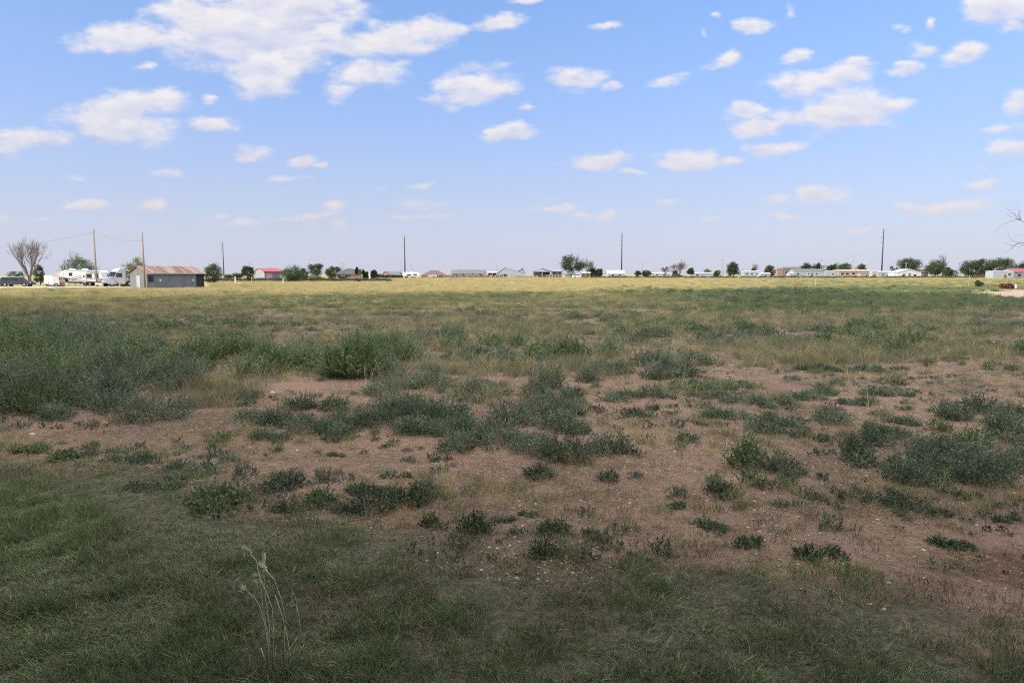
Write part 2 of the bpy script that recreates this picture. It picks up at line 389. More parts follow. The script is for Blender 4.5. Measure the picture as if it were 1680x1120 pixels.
dry = mixc(nt, ramp(nt, nm_, .35, .65), (.35, .30, .155), (.27, .255, .13))
c = mixc(nt, ramp(nt, math_n(nt, 'ADD', attr('dry'), math_n(nt, 'MULTIPLY', math_n(nt, 'SUBTRACT', nb, .5), .6)), .3, .8), c, dry)
c = mixc(nt, ramp(nt, math_n(nt, 'ADD', attr('pale'), math_n(nt, 'MULTIPLY', math_n(nt, 'SUBTRACT', nm_, .5), .8)), .35, .7), c, (.37, .28, .225))
c = mixc(nt, ramp(nt, math_n(nt, 'ADD', attr('mud'), math_n(nt, 'MULTIPLY', math_n(nt, 'SUBTRACT', nm_, .5), .5)), .35, .8), c, (.125, .070, .052))
nt.links.new(c, pr.inputs['Base Color'])
bp = N(nt, 'ShaderNodeBump'); bp.inputs['Strength'].default_value = .9; bp.inputs['Distance'].default_value = .06
nt.links.new(math_n(nt, 'ADD', math_n(nt, 'ADD', nm_, math_n(nt, 'MULTIPLY', nf, .5)), math_n(nt, 'MULTIPLY', ng, .22)), bp.inputs['Height'])
nt.links.new(bp.outputs[0], pr.inputs['Normal'])
me = quads('ground', V, Fq, gm); me.shade_smooth()
def setattr_f(me, nm, a):
    at = me.attributes.new(nm, 'FLOAT', 'POINT'); at.data.foreach_set('value', np.ascontiguousarray(a.ravel(), np.float32))
setattr_f(me, 'lawn', sstep(-1.2, 1.6, lawn_d(gx, gy)))
setattr_f(me, 'cover', np.where(weed_d(gx, gy) > -1, .62 * sstep(-1, 3, weed_d(gx, gy)), 0) + .22 * sstep(-2.5, 0, lawn_d(gx, gy)))
setattr_f(me, 'dry', sstep(28, 60, gy))
setattr_f(me, 'pale', .85 * strip(gx, gy) + .5 * np.exp(-((gx - gnd(1265, 550)[0]) / 1.6) ** 2 - ((gy - gnd(1265, 550)[1]) / 1.2) ** 2))
mx_, my_ = gnd(1670, 930)
setattr_f(me, 'mud', np.maximum(1.1 * np.exp(-((gx - mx_) / .8) ** 2 - ((gy - my_) / .42) ** 2), np.exp(-((gx - 66) / 5) ** 2 - ((gy - 86) / 5) ** 2)))
g = link('ground', me); g['kind'] = 'structure'
# pale caliche track past the yard, a sheet a few mm above the soil
mb = MB(); n = 60; vs = []
for i in range(n):
    px = -500 + 715 * i / (n - 1)
    a = gnd(px, np.interp(px, [-500, 0, 120, 215], [474.5, 473.6, 472.2, 470.6]) + .25 * math.sin(i * 1.7)); b = gnd(px, np.interp(px, [-500, 0, 120, 215], [470.6, 470.6, 469.9, 469.4]))
    vs += [(a[0], a[1], tz(*a) + .03), (b[0], b[1], tz(*b) + .03)]
mb.add(vs, [(2 * i, 2 * i + 2, 2 * i + 3, 2 * i + 1) for i in range(n - 1)])
tr = part('dirt_track', mb, paint('caliche', (.58, .50, .42), .95, (.42, .34, .27), .6, .8)); tr['kind'] = 'structure'

# ------------------------------------------------------------------ grass and weeds
def blades(n, rad, h0, h1, w0, w1, lean, rng, segs=2, power=.5):
    a = rng.rand(n) * 2 * np.pi; r = rad * rng.rand(n) ** power
    root = np.stack([r * np.cos(a), r * np.sin(a), np.zeros(n)], 1)
    h = h0 + (h1 - h0) * rng.rand(n); wd = w0 + (w1 - w0) * rng.rand(n)
    b = a + rng.randn(n) * 1.1; le = lean * (.25 + 1.1 * rng.rand(n))
    dr = np.stack([np.cos(b), np.sin(b), np.zeros(n)], 1)
    c = rng.rand(n) * 2 * np.pi; sd = np.stack([np.cos(c), np.sin(c), np.zeros(n)], 1)
    VV = []; FF = []; m = 2 * segs + 1
    for s in range(segs):
        t = s / segs
        p = root + dr * (h * le * t ** 1.8)[:, None] + np.array([0, 0, 1.]) * (h * (t - .28 * le * t * t))[:, None]
        ww = (wd * (1 - .45 * t) * .5)[:, None]
        VV += [p - sd * ww, p + sd * ww]
    p = root + dr * (h * le)[:, None] + np.array([0, 0, 1.]) * (h * (1 - .28 * le))[:, None]
    VV.append(p)
    V = np.stack(VV, 1).reshape(-1, 3); F = []
    for i in range(n):
        o = i * m
        for s in range(segs - 1): F.append((o + 2 * s, o + 2 * s + 1, o + 2 * s + 3, o + 2 * s + 2))
        F.append((o + m - 3, o + m - 2, o + m - 1))
    return V, F
def leaves_at(P, D, L, W, rng):
    """diamond leaves at P pointing along D"""
    n = len(P); D = D / np.linalg.norm(D, axis=1, keepdims=True)
    r = rng.randn(n, 3); S = np.cross(D, r); S /= np.linalg.norm(S, axis=1, keepdims=True)
    L = np.broadcast_to(L, n)[:, None]; W = np.broadcast_to(W, n)[:, None]
    V = np.stack([P, P + D * L * .45 + S * W * .5, P + D * L, P + D * L * .45 - S * W * .5], 1).reshape(-1, 3)
    F = np.arange(4 * n).reshape(n, 4); return V, F
def weed_geo(w, h, rng, leaf=.022, density=1.0, upright=.5, aspect=.42):
    """bushy weed: stems fanning out of many crowns, small leaves all along them"""
    ns = int(max(12, 85 * density * (w * w) / (.03 + w * w) * (1 + 2.4 * w)))
    a = rng.rand(ns) * 2 * np.pi; rr = np.sqrt(rng.rand(ns))
    ex = rr * w; root = np.stack([np.cos(a) * ex * .62, np.sin(a) * ex * .62, np.zeros(ns)], 1) + np.concatenate([rng.randn(ns, 2) * w * .07, np.zeros((ns, 1))], 1)
    lump = .48 + .85 * vnoise(root[:, 0] * 3.2 / max(w, .2) + rng.rand() * 90, root[:, 1] * 3.2 / max(w, .2) + 7)
    hh = h * (1 - .72 * rr ** 2.4) * (.68 + .5 * rng.rand(ns)) * lump
    tip = np.stack([np.cos(a) * ex * (1.0 + .1 * rng.randn(ns)), np.sin(a) * ex * (1.0 + .1 * rng.randn(ns)), hh], 1)
    tip[:, :2] += rng.randn(ns, 2) * h * .13
    slen = np.linalg.norm(tip - root, axis=1)
    Vs = []; Fs = []; base = 0
    k = int(np.clip(h / leaf * 2.0, 12, 44))
    t = (.06 + .96 * rng.rand(ns, k) ** .8); t = np.minimum(t, 1)
    bend = np.stack([np.zeros((ns, k)), np.zeros((ns, k)), (t - t * t)], 2) * (hh * .5)[:, None, None]
    Pn = root[:, None] * (1 - t[..., None]) + tip[:, None] * t[..., None] + bend
    dirn = (tip - root)[:, None] / slen[:, None, None]
    D = dirn * (upright + .5) + rng.randn(ns, k, 3) * .75 + np.array([0, 0, .25])
    L = leaf * (.6 + .8 * rng.rand(ns * k)) * (1.15 - .4 * t.ravel())
    Vl, Fl = leaves_at(Pn.reshape(-1, 3), D.reshape(-1, 3), L, L * aspect, rng)
    Vl[:, 2] = np.maximum(Vl[:, 2], .002)
    # thin stems
    sdv = np.cross(tip - root, rng.randn(ns, 3)); sdv /= np.linalg.norm(sdv, axis=1, keepdims=True); sw = leaf * .07
    Vst = np.stack([root - sdv * sw, root + sdv * sw, tip], 1).reshape(-1, 3)
    Fst = [(len(Vl) + 3 * i, len(Vl) + 3 * i + 1, len(Vl) + 3 * i + 2) for i in range(ns)]
    return np.concatenate([Vl, Vst]), [tuple(f) for f in Fl.tolist()] + Fst
def joinVF(lst):
    V = []; F = []; b = 0
    for v, f in lst:
        V.append(v); F += [tuple(i + b for i in q) for q in f]; b += len(v)
    return np.concatenate(V), F

M_weed = leafmat('grey_green_weed', [(.046, .072, .046), (.095, .130, .084), (.165, .208, .142), (.31, .345, .25)], .22)
M_weed2 = leafmat('bright_green_weed', [(.058, .094, .042), (.115, .165, .078), (.19, .245, .128), (.31, .355, .215)], .25)
M_weedd = leafmat('deep_green_weed', [(.046, .075, .046), (.092, .134, .080), (.155, .20, .128)], .2)
M_lawn = leafmat('lawn_grass', [(.064, .100, .044), (.110, .160, .070), (.16, .215, .10), (.205, .245, .125), (.31, .295, .18)], .26, vary=.6, clump=3.5)
M_lawnd = leafmat('dry_lawn_grass', [(.15, .14, .09), (.22, .20, .13), (.115, .12, .07), (.28, .25, .17)], .25)
M_tuft = leafmat('field_grass', [(.125, .14, .08), (.19, .19, .115), (.27, .245, .16), (.155, .165, .09)], .3)
M_dry = leafmat('dry_field_grass', [(.31, .285, .145), (.40, .352, .17), (.47, .395, .185), (.36, .325, .145)], .35)
M_green_far = leafmat('green_field_grass', [(.095, .135, .06), (.14, .18, .08), (.205, .215, .115)], .3)
M_straw = leafmat('straw', [(.42, .36, .24), (.33, .28, .18), (.26, .2, .13)], .2)

pc_store = []
def protos(name, items):
    c = bpy.data.collections.new(name); pc_store.append(c)
    for i, (V, F, m) in enumerate(items):
        nm = '%s_%02d' % (name, i); o = bpy.data.objects.new(nm, quads(nm, V, F, m)); c.objects.link(o)
    return c
def scatter(name, label, cat, coll, pts, rot, scl, idx):
    me = bpy.data.meshes.new(name); n = len(pts); me.vertices.add(n)
    me.vertices.foreach_set('co', np.ascontiguousarray(pts, np.float32).ravel())
    for nm, ty, key, a in (('rot', 'FLOAT_VECTOR', 'vector', rot), ('scl', 'FLOAT_VECTOR', 'vector', scl)):
        at = me.attributes.new(nm, ty, 'POINT'); at.data.foreach_set(key, np.ascontiguousarray(a, np.float32).ravel())
    at = me.attributes.new('idx', 'INT', 'POINT'); at.data.foreach_set('value', np.ascontiguousarray(idx, np.int32))
    o = link(name, me); o['kind'] = 'stuff'; o['label'] = label; o['category'] = cat
    ng = bpy.data.node_groups.new(name + '_scatter', 'GeometryNodeTree')
    ng.interface.new_socket('Geometry', in_out='INPUT', socket_type='NodeSocketGeometry')
    ng.interface.new_socket('Geometry', in_out='OUTPUT', socket_type='NodeSocketGeometry')
    gi = ng.nodes.new('NodeGroupInput'); go = ng.nodes.new('NodeGroupOutput')
    ip = ng.nodes.new('GeometryNodeInstanceOnPoints'); ci = ng.nodes.new('GeometryNodeCollectionInfo')
    ci.inputs['Collection'].default_value = coll; ci.inputs['Separate Children'].default_value = True; ci.inputs['Reset Children'].default_value = True
    def na(nm, ty):
        q = ng.nodes.new('GeometryNodeInputNamedAttribute'); q.data_type = ty; q.inputs[0].default_value = nm; return q.outputs[0]
    ng.links.new(gi.outputs[0], ip.inputs['Points']); ng.links.new(ci.outputs[0], ip.inputs['Instance'])
    ip.inputs['Pick Instance'].default_value = True
    ng.links.new(na('idx', 'INT'), ip.inputs['Instance Index'])
    ng.links.new(na('rot', 'FLOAT_VECTOR'), ip.inputs['Rotation']); ng.links.new(na('scl', 'FLOAT_VECTOR'), ip.inputs['Scale'])
    ng.links.new(ip.outputs[0], go.inputs[0])
    md = o.modifiers.new('scatter', 'NODES'); md.node_group = ng
    return o
def wedge(n, y0, y1, rng, margin=1.15, power=1.0):
    """random points on the part of the field the camera looks at (and a margin)"""
    t = rng.rand(n); y = (y0 ** power + (y1 ** power - y0 ** power) * t) ** (1 / power) if power > 0 else y0 * (y1 / y0) ** t
    x = (rng.rand(n) * 2 - 1) * (.76 * y * margin + .8); return x, y
def go(name, label, cat, coll, x, y, s, rng, nproto, pick=None, tilt=.12, zoff=0.0, sz=None):
    n = len(x); pts = np.stack([x, y, terrain(x, y) + zoff], 1)
    rot = np.stack([rng.randn(n) * tilt, rng.randn(n) * tilt, rng.rand(n) * 6.283], 1)
    scl = np.stack([s, s, s if sz is None else sz], 1)
    return scatter(name, label, cat, coll, pts, rot, scl, rng.randint(0, nproto, n) if pick is None else pick)

# --- mown grass near the camera
rng = np.random.RandomState(11)
pl = protos('lawn_tuft', [(*blades(24, .07, .03, .095, .0028, .0052, .8, rng), M_lawn) for _ in range(5)] +
            [(*blades(20, .08, .02, .065, .0026, .0048, 1.1, rng), M_lawnd) for _ in range(3)] +
            [(*blades(16, .05, .05, .12, .002, .0036, .6, rng), M_lawn) for _ in range(2)])
x, y = wedge(88000, 2.6, 14, rng, 1.2, 1.0); d = lawn_d(x, y)
patch = fbm(x * 1.3 + 3, y * 1.3 + 8, 4)
keep = rng.rand(len(x)) < np.where(d > 0, .22 + .78 * sstep(.0, 2.4, d), .22 * np.exp(d / 1.0)) * (.42 + .75 * sstep(.36, .54, patch))
x, y, d, patch = x[keep], y[keep], d[keep], patch[keep]
dryp = np.clip(.60 - .36 * sstep(.3, 2.6, d) - 2.0 * (fbm(x * 2.1 + 50, y * 2.1, 4) - .45), .05, .95)
u_ = rng.rand(len(x)); pick = np.where(u_ < dryp, 5 + rng.randint(0, 3, len(x)), np.where(u_ > .90, 8 + rng.randint(0, 2, len(x)), rng.randint(0, 5, len(x))))
go('lawn_grass', 'short mown grass, green and straw coloured, across the foreground', 'grass', pl, x, y, .7 + .7 * rng.rand(len(x)), rng, 10, pick, sz=(.42 + .75 * sstep(.38, .62, fbm(x * 2.6 + 33, y * 2.6 + 2, 4))) * (.6 + .8 * rng.rand(len(x))))

# --- dry litter and straws lying on the soil
rng = np.random.RandomState(12)
def straws(n, rad, rng):
    a = rng.rand(n) * 6.283; r = rad * np.sqrt(rng.rand(n)); P0 = np.stack([r * np.cos(a), r * np.sin(a), .003 + .012 * rng.rand(n)], 1)
    D = np.concatenate([rng.randn(n, 2), rng.randn(n, 1) * .12], 1)
    return leaves_at(P0, D, .03 + .11 * rng.rand(n), .0035, rng)
ps = protos('straw_litter', [(*straws(26, .22, rng), M_straw) for _ in range(4)])
x, y = wedge(16000, 4.5, 26, rng, 1.15, 1.2)
k = (lawn_d(x, y) < .6) & (fbm(x * .6, y * .6 + 20, 3) + .12 * rng.randn(len(x)) > .47); x, y = x[k], y[k]
go('dry_litter', 'bits of dry straw and stems littering the reddish soil', 'litter', ps, x, y, .7 + .7 * rng.rand(len(x)), rng, 4, tilt=.03)

M_deadmat = leafmat('dead_grass', [(.24, .20, .16), (.17, .14, .11), (.30, .26, .21), (.13, .11, .085)], .15, vary=.5)
pd_ = protos('dead_mat', [(*blades(40, .22, .012, .05, .0025, .0045, 1.3, rng), M_deadmat) for _ in range(4)] + [(*blades(18, .12, .02, .09, .0025, .004, .9, rng), M_tuft) for _ in range(2)])
x, y = wedge(34000, 5, 30, rng, 1.12, 1.25); dn = fbm(x * .5 + 90, y * .8 + 20, 4)
k = (lawn_d(x, y) < .5) & (rng.rand(len(x)) < .05 + .95 * sstep(.46, .62, dn)); x, y = x[k], y[k]
go('dead_grass', 'grey brown dead grass lying in patches over the reddish soil', 'litter', pd_, x, y, .6 + .8 * rng.rand(len(x)), rng, 6, np.where(rng.rand(len(x)) < .82, rng.randint(0, 4, len(x)), 4 + rng.randint(0, 2, len(x))), tilt=.05)
pk_ = protos('seedling', [(*weed_geo(.07, .06, rng, .017, .35), M_weed) for _ in range(3)] + [(*weed_geo(.11, .05, rng, .018, .3), M_weedd) for _ in range(2)])
x, y = wedge(6500, 4.8, 30, rng, 1.12, 1.2); dn = fbm(x * .5 + 20, y * .6 + 70, 3)
k = (lawn_d(x, y) < 1.2) & (rng.rand(len(x)) < sstep(.40, .62, dn)); x, y = x[k], y[k]
go('seedlings', 'small scattered weed seedlings dotting the bare soil', 'ground cover', pk_, x, y, .6 + 1.3 * rng.rand(len(x)) ** 2, rng, 5)

# --- gravel
rng = np.random.RandomState(13)
def pebble(rng):
    import bmesh
    bm = bmesh.new(); bmesh.ops.create_icosphere(bm, subdivisions=2, radius=1)
    s = np.array([1, .75, .5]); o1 = rng.rand(3) * 9
    V = []
    for v in bm.verts:
        c = np.array(v.co); q = 1 + .5 * (vnoise(c[0] * 1.1 + o1[0], c[1] * 1.1 + c[2] * .9 + o1[1]) - .5) + .25 * (vnoise(c[2] * 2.3 + o1[2], c[0] * 2.3 + c[1]) - .5)
        V.append(c * s * q)
    F = [tuple(v.index for v in f.verts) for f in bm.faces]; bm.free()
    return np.array(V), F
M_stone = leafmat('pale_stone', [(.42, .35, .29), (.32, .25, .20), (.50, .45, .40), (.26, .19, .15), (.36, .28, .23)], 0, .9, .5)
M_white = paint('white_stone', (.52, .47, .42), .9, (.36, .30, .26), .6, 9)
pg = protos('pebble', [(*pebble(rng), M_stone) for _ in range(6)])
x, y = wedge(60000, 4.3, 24, rng, 1.1, 1.0)
dn = fbm(x * .45 + 70, y * .45, 4); k = (lawn_d(x, y) < .5) & (rng.rand(len(x)) < .08 + .92 * sstep(.44, .60, dn) * (.35 + .65 * sstep(-4, 3, x))); x, y = x[k], y[k]
s = .004 + .017 * rng.rand(len(x)) ** 3
go('gravel', 'small pale gravel scattered over the reddish bare soil', 'gravel', pg, x, y, s, rng, 6, tilt=.3, zoff=.002)

# --- weeds: photo x of the middle, y of the foot, half width, height (pixels), kind
def weed_at(px, py, hw, hp, rng, kind):
    x, y = gnd(px, py); k = (py - 449.5) / H; w = hw / k; h = hp / k
    leaf = {'w': .030, 'd': .025, 'b': .036, 'g': .03}[kind] * (1 if y < 14 else 1.4)
    dens = (1.45 if kind != 'b' else 1.55) * (1.7 if hp > 72 and hw < 70 else 1)
    if w > 1.7 * h:                                       # a wide low mat: several crowns side by side
        n = max(2, int(round(w / (h * 1.05)))); lst = []
        for i in range(n):
            V, F = weed_geo(h * (1.1 + .5 * rng.rand()), h * (.72 + .45 * rng.rand()), rng, leaf, dens * .9)
            V[:, 0] += (-1 + 2 * (i + .5) / n) * (w - h * .6) + rng.randn() * h * .25; V[:, 1] += rng.randn() * h * .5
            lst.append((V, F))
        V, F = joinVF(lst)
    else: V, F = weed_geo(w, h, rng, leaf, dens, .9 if kind == 'b' else .5)
    return (x, y + w * .25), V, F
WM = {'w': M_weed, 'd': M_weedd, 'b': M_weed2, 'g': M_weed}
rng = np.random.RandomState(21)
SINGLE = [  # the plants one can pick out
 (575,619,66,76,'b','large rounded bushy weed, the tallest left of the middle, behind bare soil'),
 (895,916,32,30,'d','round dark green weed on the tan lawn edge, the nearest in the middle'),
 (778,876,32,44,'d','upright dark weed with a pointed top beside a low round one'),
 (706,866,22,21,'d','small round dark weed at the end of the wide dark mat by the lawn'),
 (912,878,34,27,'d','low dark weed on the soil directly above the round lawn-edge weed'),
 (968,883,17,22,'d','tiny upright weed standing on soil right of a low dark weed'),
 (640,838,95,40,'d','wide thin dark mat of weeds above the lawn, left of the middle'),
 (355,830,62,38,'b','broad green weed mat at the edge of the lawn on the left'),
 (455,802,42,24,'w','sparse grey green weed on soil beside the broad lawn-edge mat'),
 (522,832,36,27,'b','bright green weed clump between the lawn-edge mat and the thin dark mat'),
 (312,767,38,12,'w','flat thin weed on bare soil above the left lawn'),
 (100,752,28,17,'b','small green weed at the far edge of the left lawn'),
 (885,786,32,20,'w','spread-out small weed alone on soil below the long crescent of weeds'),
 (996,792,19,22,'w','small weed alone on gravelly soil below the end of the weed crescent'),
 (975,757,98,40,'w','long crescent-shaped weed mat ending in bare soil right of the middle'),
 (1226,768,36,52,'b','tall bushy weed with a ragged crown on bare soil, right half'),
 (1292,780,42,36,'w','lower weed joined to the ragged tall weed on its right side'),
 (1186,816,34,24,'w','sparse flattened weed on gravel below the ragged tall weed'),
 (1345,917,52,24,'d','thin dark weed mat on reddish soil just above the right lawn'),
 (1226,897,27,15,'d','small scraggly weed at the lawn edge left of the thin dark mat'),
 (1500,795,52,44,'w','leafy weed in front of the dense group at the right edge, second from right'),
 (1622,798,58,48,'w','broad leafy weed cut close to the right edge of the picture'),
 (1408,760,30,50,'w','narrow tangled weed under a pale arching grass stem'),
 (492,671,28,30,'d','compact dark round weed at the left end of the weed row on bare soil'),
 (546,672,28,26,'b','lighter green weed beside the compact dark round one'),
 (308,608,48,58,'b','tall light green bushy weed behind the left bare soil patch'),
 (375,657,32,15,'w','low grey weed alone on the left bare soil patch'),
 (1072,676,14,14,'d','small tufted weed on the soil right of the middle, behind the crescent'),
 (1042,686,22,15,'w','low weed on the soil just left of a small tufted weed'),
 (130,668,46,30,'w','low weed at the front foot of the tall left thicket'),
 (245,688,68,46,'w','spreading grey green weed at the right front corner of the left thicket'),
 (45,675,70,70,'b','tall leafy weed at the left border in front of the thicket'),
 (1128,728,22,13,'d','small flat dark weed on bare soil right of the long crescent'),
 (1480,832,48,24,'d','sparse dark weed on gravel below the right-hand leafy weeds'),
]
for (px, py, hw, hp, kd, lab) in SINGLE:
    (x, y), V, F = weed_at(px, py, hw, hp, rng, kd)
    o = link('weed_clump', quads('weed_clump', V, F, WM[kd]), None, (x, y, tz(x, y) - .01))
    tag(o, lab, 'weed', 'single weeds on the bare soil')
MASS = [  # the rest of the cover in front, which runs together
 (90,640,90,95,'b'),(190,640,85,80,'w'),(30,600,90,75,'b'),(130,590,90,65,'w'),(215,600,50,60,'b'),(10,650,60,70,'w'),(70,655,70,60,'w'),(160,655,60,55,'w'),(185,672,50,38,'w'),
 (20,570,80,50,'b'),(100,560,70,45,'w'),(250,580,40,30,'w'),
 (430,602,36,44,'b'),(390,590,46,46,'b'),(350,590,44,48,'b'),(470,600,40,40,'b'),(500,590,40,40,'w'),(630,575,45,36,'b'),(525,608,30,44,'b'),
 (435,700,52,30,'w'),(500,703,44,24,'w'),(560,706,48,28,'w'),(610,700,44,36,'w'),(640,680,46,40,'w'),(690,682,50,44,'w'),(740,690,50,48,'d'),(770,715,56,44,'w'),(700,715,50,28,'w'),(820,730,54,36,'w'),(850,700,52,42,'w'),(880,745,52,34,'w'),(920,712,46,30,'w'),
 (800,590,48,28,'w'),(720,560,60,26,'w'),(690,640,60,30,'w'),(640,620,40,26,'w'),(760,650,50,30,'w'),
 (900,640,34,50,'w'),(875,655,30,36,'w'),(930,680,52,40,'w'),(890,680,48,34,'w'),(950,655,26,24,'d'),(970,630,26,24,'w'),
 (1010,612,40,26,'w'),(1060,605,40,28,'w'),(1110,614,44,40,'w'),(1150,600,34,28,'w'),(1055,655,40,22,'d'),(1030,660,26,18,'w'),
 (1150,640,60,16,'b'),(1210,638,36,12,'b'),(1220,665,44,18,'w'),(1270,668,40,18,'w'),(1165,650,40,14,'w'),(1205,690,40,22,'w'),(1255,710,42,26,'w'),(1300,706,30,20,'w'),
 (1340,608,34,10,'d'),(1375,611,26,9,'d'),(1430,610,26,12,'w'),(1350,650,36,18,'w'),(1320,658,40,16,'w'),(1460,655,50,14,'w'),(1410,665,40,14,'w'),
 (1385,700,38,30,'w'),(1430,735,36,36,'w'),(1460,715,44,22,'w'),(1570,690,36,34,'w'),(1530,745,52,36,'w'),(1560,760,56,40,'w'),(1590,740,40,34,'b'),(1650,720,40,50,'w'),(1680,735,50,50,'w'),(1520,770,44,36,'w'),(1440,770,34,34,'w'),(1680,780,50,40,'w'),(1660,690,36,34,'w'),(1340,728,18,10,'w'),(1720,770,60,50,'w'),(1600,680,30,30,'w'),(1490,700,34,18,'w'),
 (1170,872,28,16,'d'),(1108,838,18,10,'d'),(640,785,30,12,'d'),(730,758,20,8,'d'),(560,750,20,6,'d'),(860,850,18,10,'d'),(1560,890,40,14,'d'),(1610,825,34,14,'d'),(1540,850,30,14,'d'),(1580,905,26,12,'d'),(1650,860,30,12,'d'),
 (200,755,46,14,'w'),(30,740,40,14,'b'),(260,800,50,14,'w'),(600,812,50,22,'d'),(690,812,34,24,'d'),(470,840,40,16,'w'),(560,838,34,16,'w'),(820,862,22,10,'w'),
]
lst = {k: [] for k in WM}
for (px, py, hw, hp, kd) in MASS:
    for q in range(1 + int(hw > 40)):
        (x, y), V, F = weed_at(px + rng.randn() * 8, py + rng.randn() * 2, hw * (1 if q == 0 else .6), hp * (1 if q == 0 else .75), rng, kd)
        if q: x += rng.randn() * hw / ((py - 449.5) / H) * .7; y += rng.randn() * .3
        V = V + np.array([x, y, tz(x, y) - .01]); lst[kd].append((V, F))
allV = []; allF = []; mi = []; b = 0; mats_ = []
for i, (kd, l) in enumerate(lst.items()):
    if not l: continue
    V, F = joinVF(l); allV.append(V); allF += [tuple(q + b for q in f) for f in F]; mi += [len(mats_)] * len(F); b += len(V); mats_.append(WM[kd])
me = quads('weed_cover', np.concatenate(allV), allF, mats_); me.polygons.foreach_set('material_index', mi)
o = link('weed_cover', me); tag(o, 'low grey green weeds running together over the near field', 'ground cover', None, 'stuff')

# --- the middle field: weed tufts by the thousand, thicker in drifts
rng = np.random.RandomState(31)
pw = protos('field_weed', [(*weed_geo(.40, .32, rng, .055, .42), M_weed) for _ in range(4)] + [(*weed_geo(.5, .24, rng, .055, .42), M_weedd) for _ in range(2)] +
            [(*weed_geo(.36, .48, rng, .06, .42, .9), M_weed2) for _ in range(2)])
x, y = wedge(15000, 13, 115, rng, 1.12, .8)
dn = fbm(x * .16 + 11, y * .26 + 4, 4) + .34 * (fbm(x * .75 + 9, y * .75, 3) - .5)
dn = dn + .12 * np.exp(-((x - 36) / 26) ** 2 - ((y - 66) / 22) ** 2) - .16 * sstep(38, 62, y) * (1 - sstep(2, 20, x)) - .12 * sstep(70, 105, y)
k = (weed_d(x, y) > rng.randn(len(x)) * .4) & (rng.rand(len(x)) < (.50 + .4 * (x > 14) * (y > 45)) * sstep(.50, .62, dn)) & ~bare(x, y) & (((x - 66) / 5) ** 2 + ((y - 86) / 6) ** 2 > 1)
x, y = x[k], y[k]; s = (.55 + .8 * rng.rand(len(x))) * (1 + .25 * sstep(40, 100, y))
pk = np.where(fbm(x * .2 + 60, y * .2, 3) + .1 * rng.randn(len(x)) > .56, 6 + rng.randint(0, 2, len(x)), rng.randint(0, 6, len(x)))
pk = np.where((x > 14) & (y > 40), np.where(rng.rand(len(x)) < .6, 4 + rng.randint(0, 4, len(x)), pk), pk)
go('field_weeds', 'grey green weeds in drifts across the middle of the field', 'ground cover', pw, x, y, s, rng, 8, pk, .06, sz=s * (1 - .42 * sstep(16, 32, y) * (1 - .5 * ((x > 14) & (y > 45)))) * (.7 + .6 * rng.rand(len(x))))
x, y = wedge(620, 6.2, 17, rng, 1.1, 1.0); dn = fbm(x * .45 + 61, y * .6 + 44, 3) + .05 * (x > 1)
k = (lawn_d(x, y) < .3) & (weed_d(x, y) < .5) & (rng.rand(len(x)) < sstep(.42, .62, dn)); x, y = x[k], y[k]
go('low_weeds', 'small low weeds dotted between the larger ones on the bare soil', 'ground cover', pw, x, y, .14 + .36 * rng.rand(len(x)) ** 1.5, rng, 8, None, .06)
# grass tufts between them
rng = np.random.RandomState(32)
pt = protos('field_tuft', [(*blades(60, .20, .10, .30, .004, .007, .55, rng, 3), M_tuft) for _ in range(4)] + [(*blades(46, .16, .14, .44, .004, .006, .8, rng, 3), M_dry) for _ in range(3)] + [(*blades(60, .2, .16, .36, .005, .008, .5, rng, 3), M_green_far) for _ in range(2)])
x, y = wedge(32000, 11, 75, rng, 1.12, .9)
dn = fbm(x * .25 + 31, y * .35 + 14, 4); wd = weed_d(x, y)
k = (rng.rand(len(x)) < np.where(wd > 0, .2 + .8 * sstep(.40, .54, dn), .10 * sstep(.5, .6, dn))) & (lawn_d(x, y) < 0) & ~bare(x, y)
x, y = x[k], y[k]
u_ = rng.rand(len(x)); pd = .16 + .25 * sstep(30, 60, y); pk = np.where(u_ < pd, 4 + rng.randint(0, 3, len(x)), np.where(u_ > .85, 7 + rng.randint(0, 2, len(x)), rng.randint(0, 4, len(x))))
lush = sstep(.22, .42, x / y) * sstep(36, 48, y); pk = np.where(rng.rand(len(x)) < .85 * lush, 7 + rng.randint(0, 2, len(x)), pk)
go('field_grass', 'tufts of green and tan grass between the weeds', 'grass', pt, x, y, .6 + .7 * rng.rand(len(x)), rng, 9, pk, .1)
x, y = wedge(2800, 6, 18, rng, 1.1, 1.0); dn = fbm(x * .4 + 11, y * .8 + 34, 4)
k = (lawn_d(x, y) < .4) & (weed_d(x, y) < 1) & (rng.rand(len(x)) < .05 + .95 * sstep(.48, .62, dn)); x, y = x[k], y[k]
go('sparse_grass', 'sparse tan and green grass growing thinly on the bare soil', 'grass', pt, x, y, .25 + .35 * rng.rand(len(x)), rng, 9, None, .12)
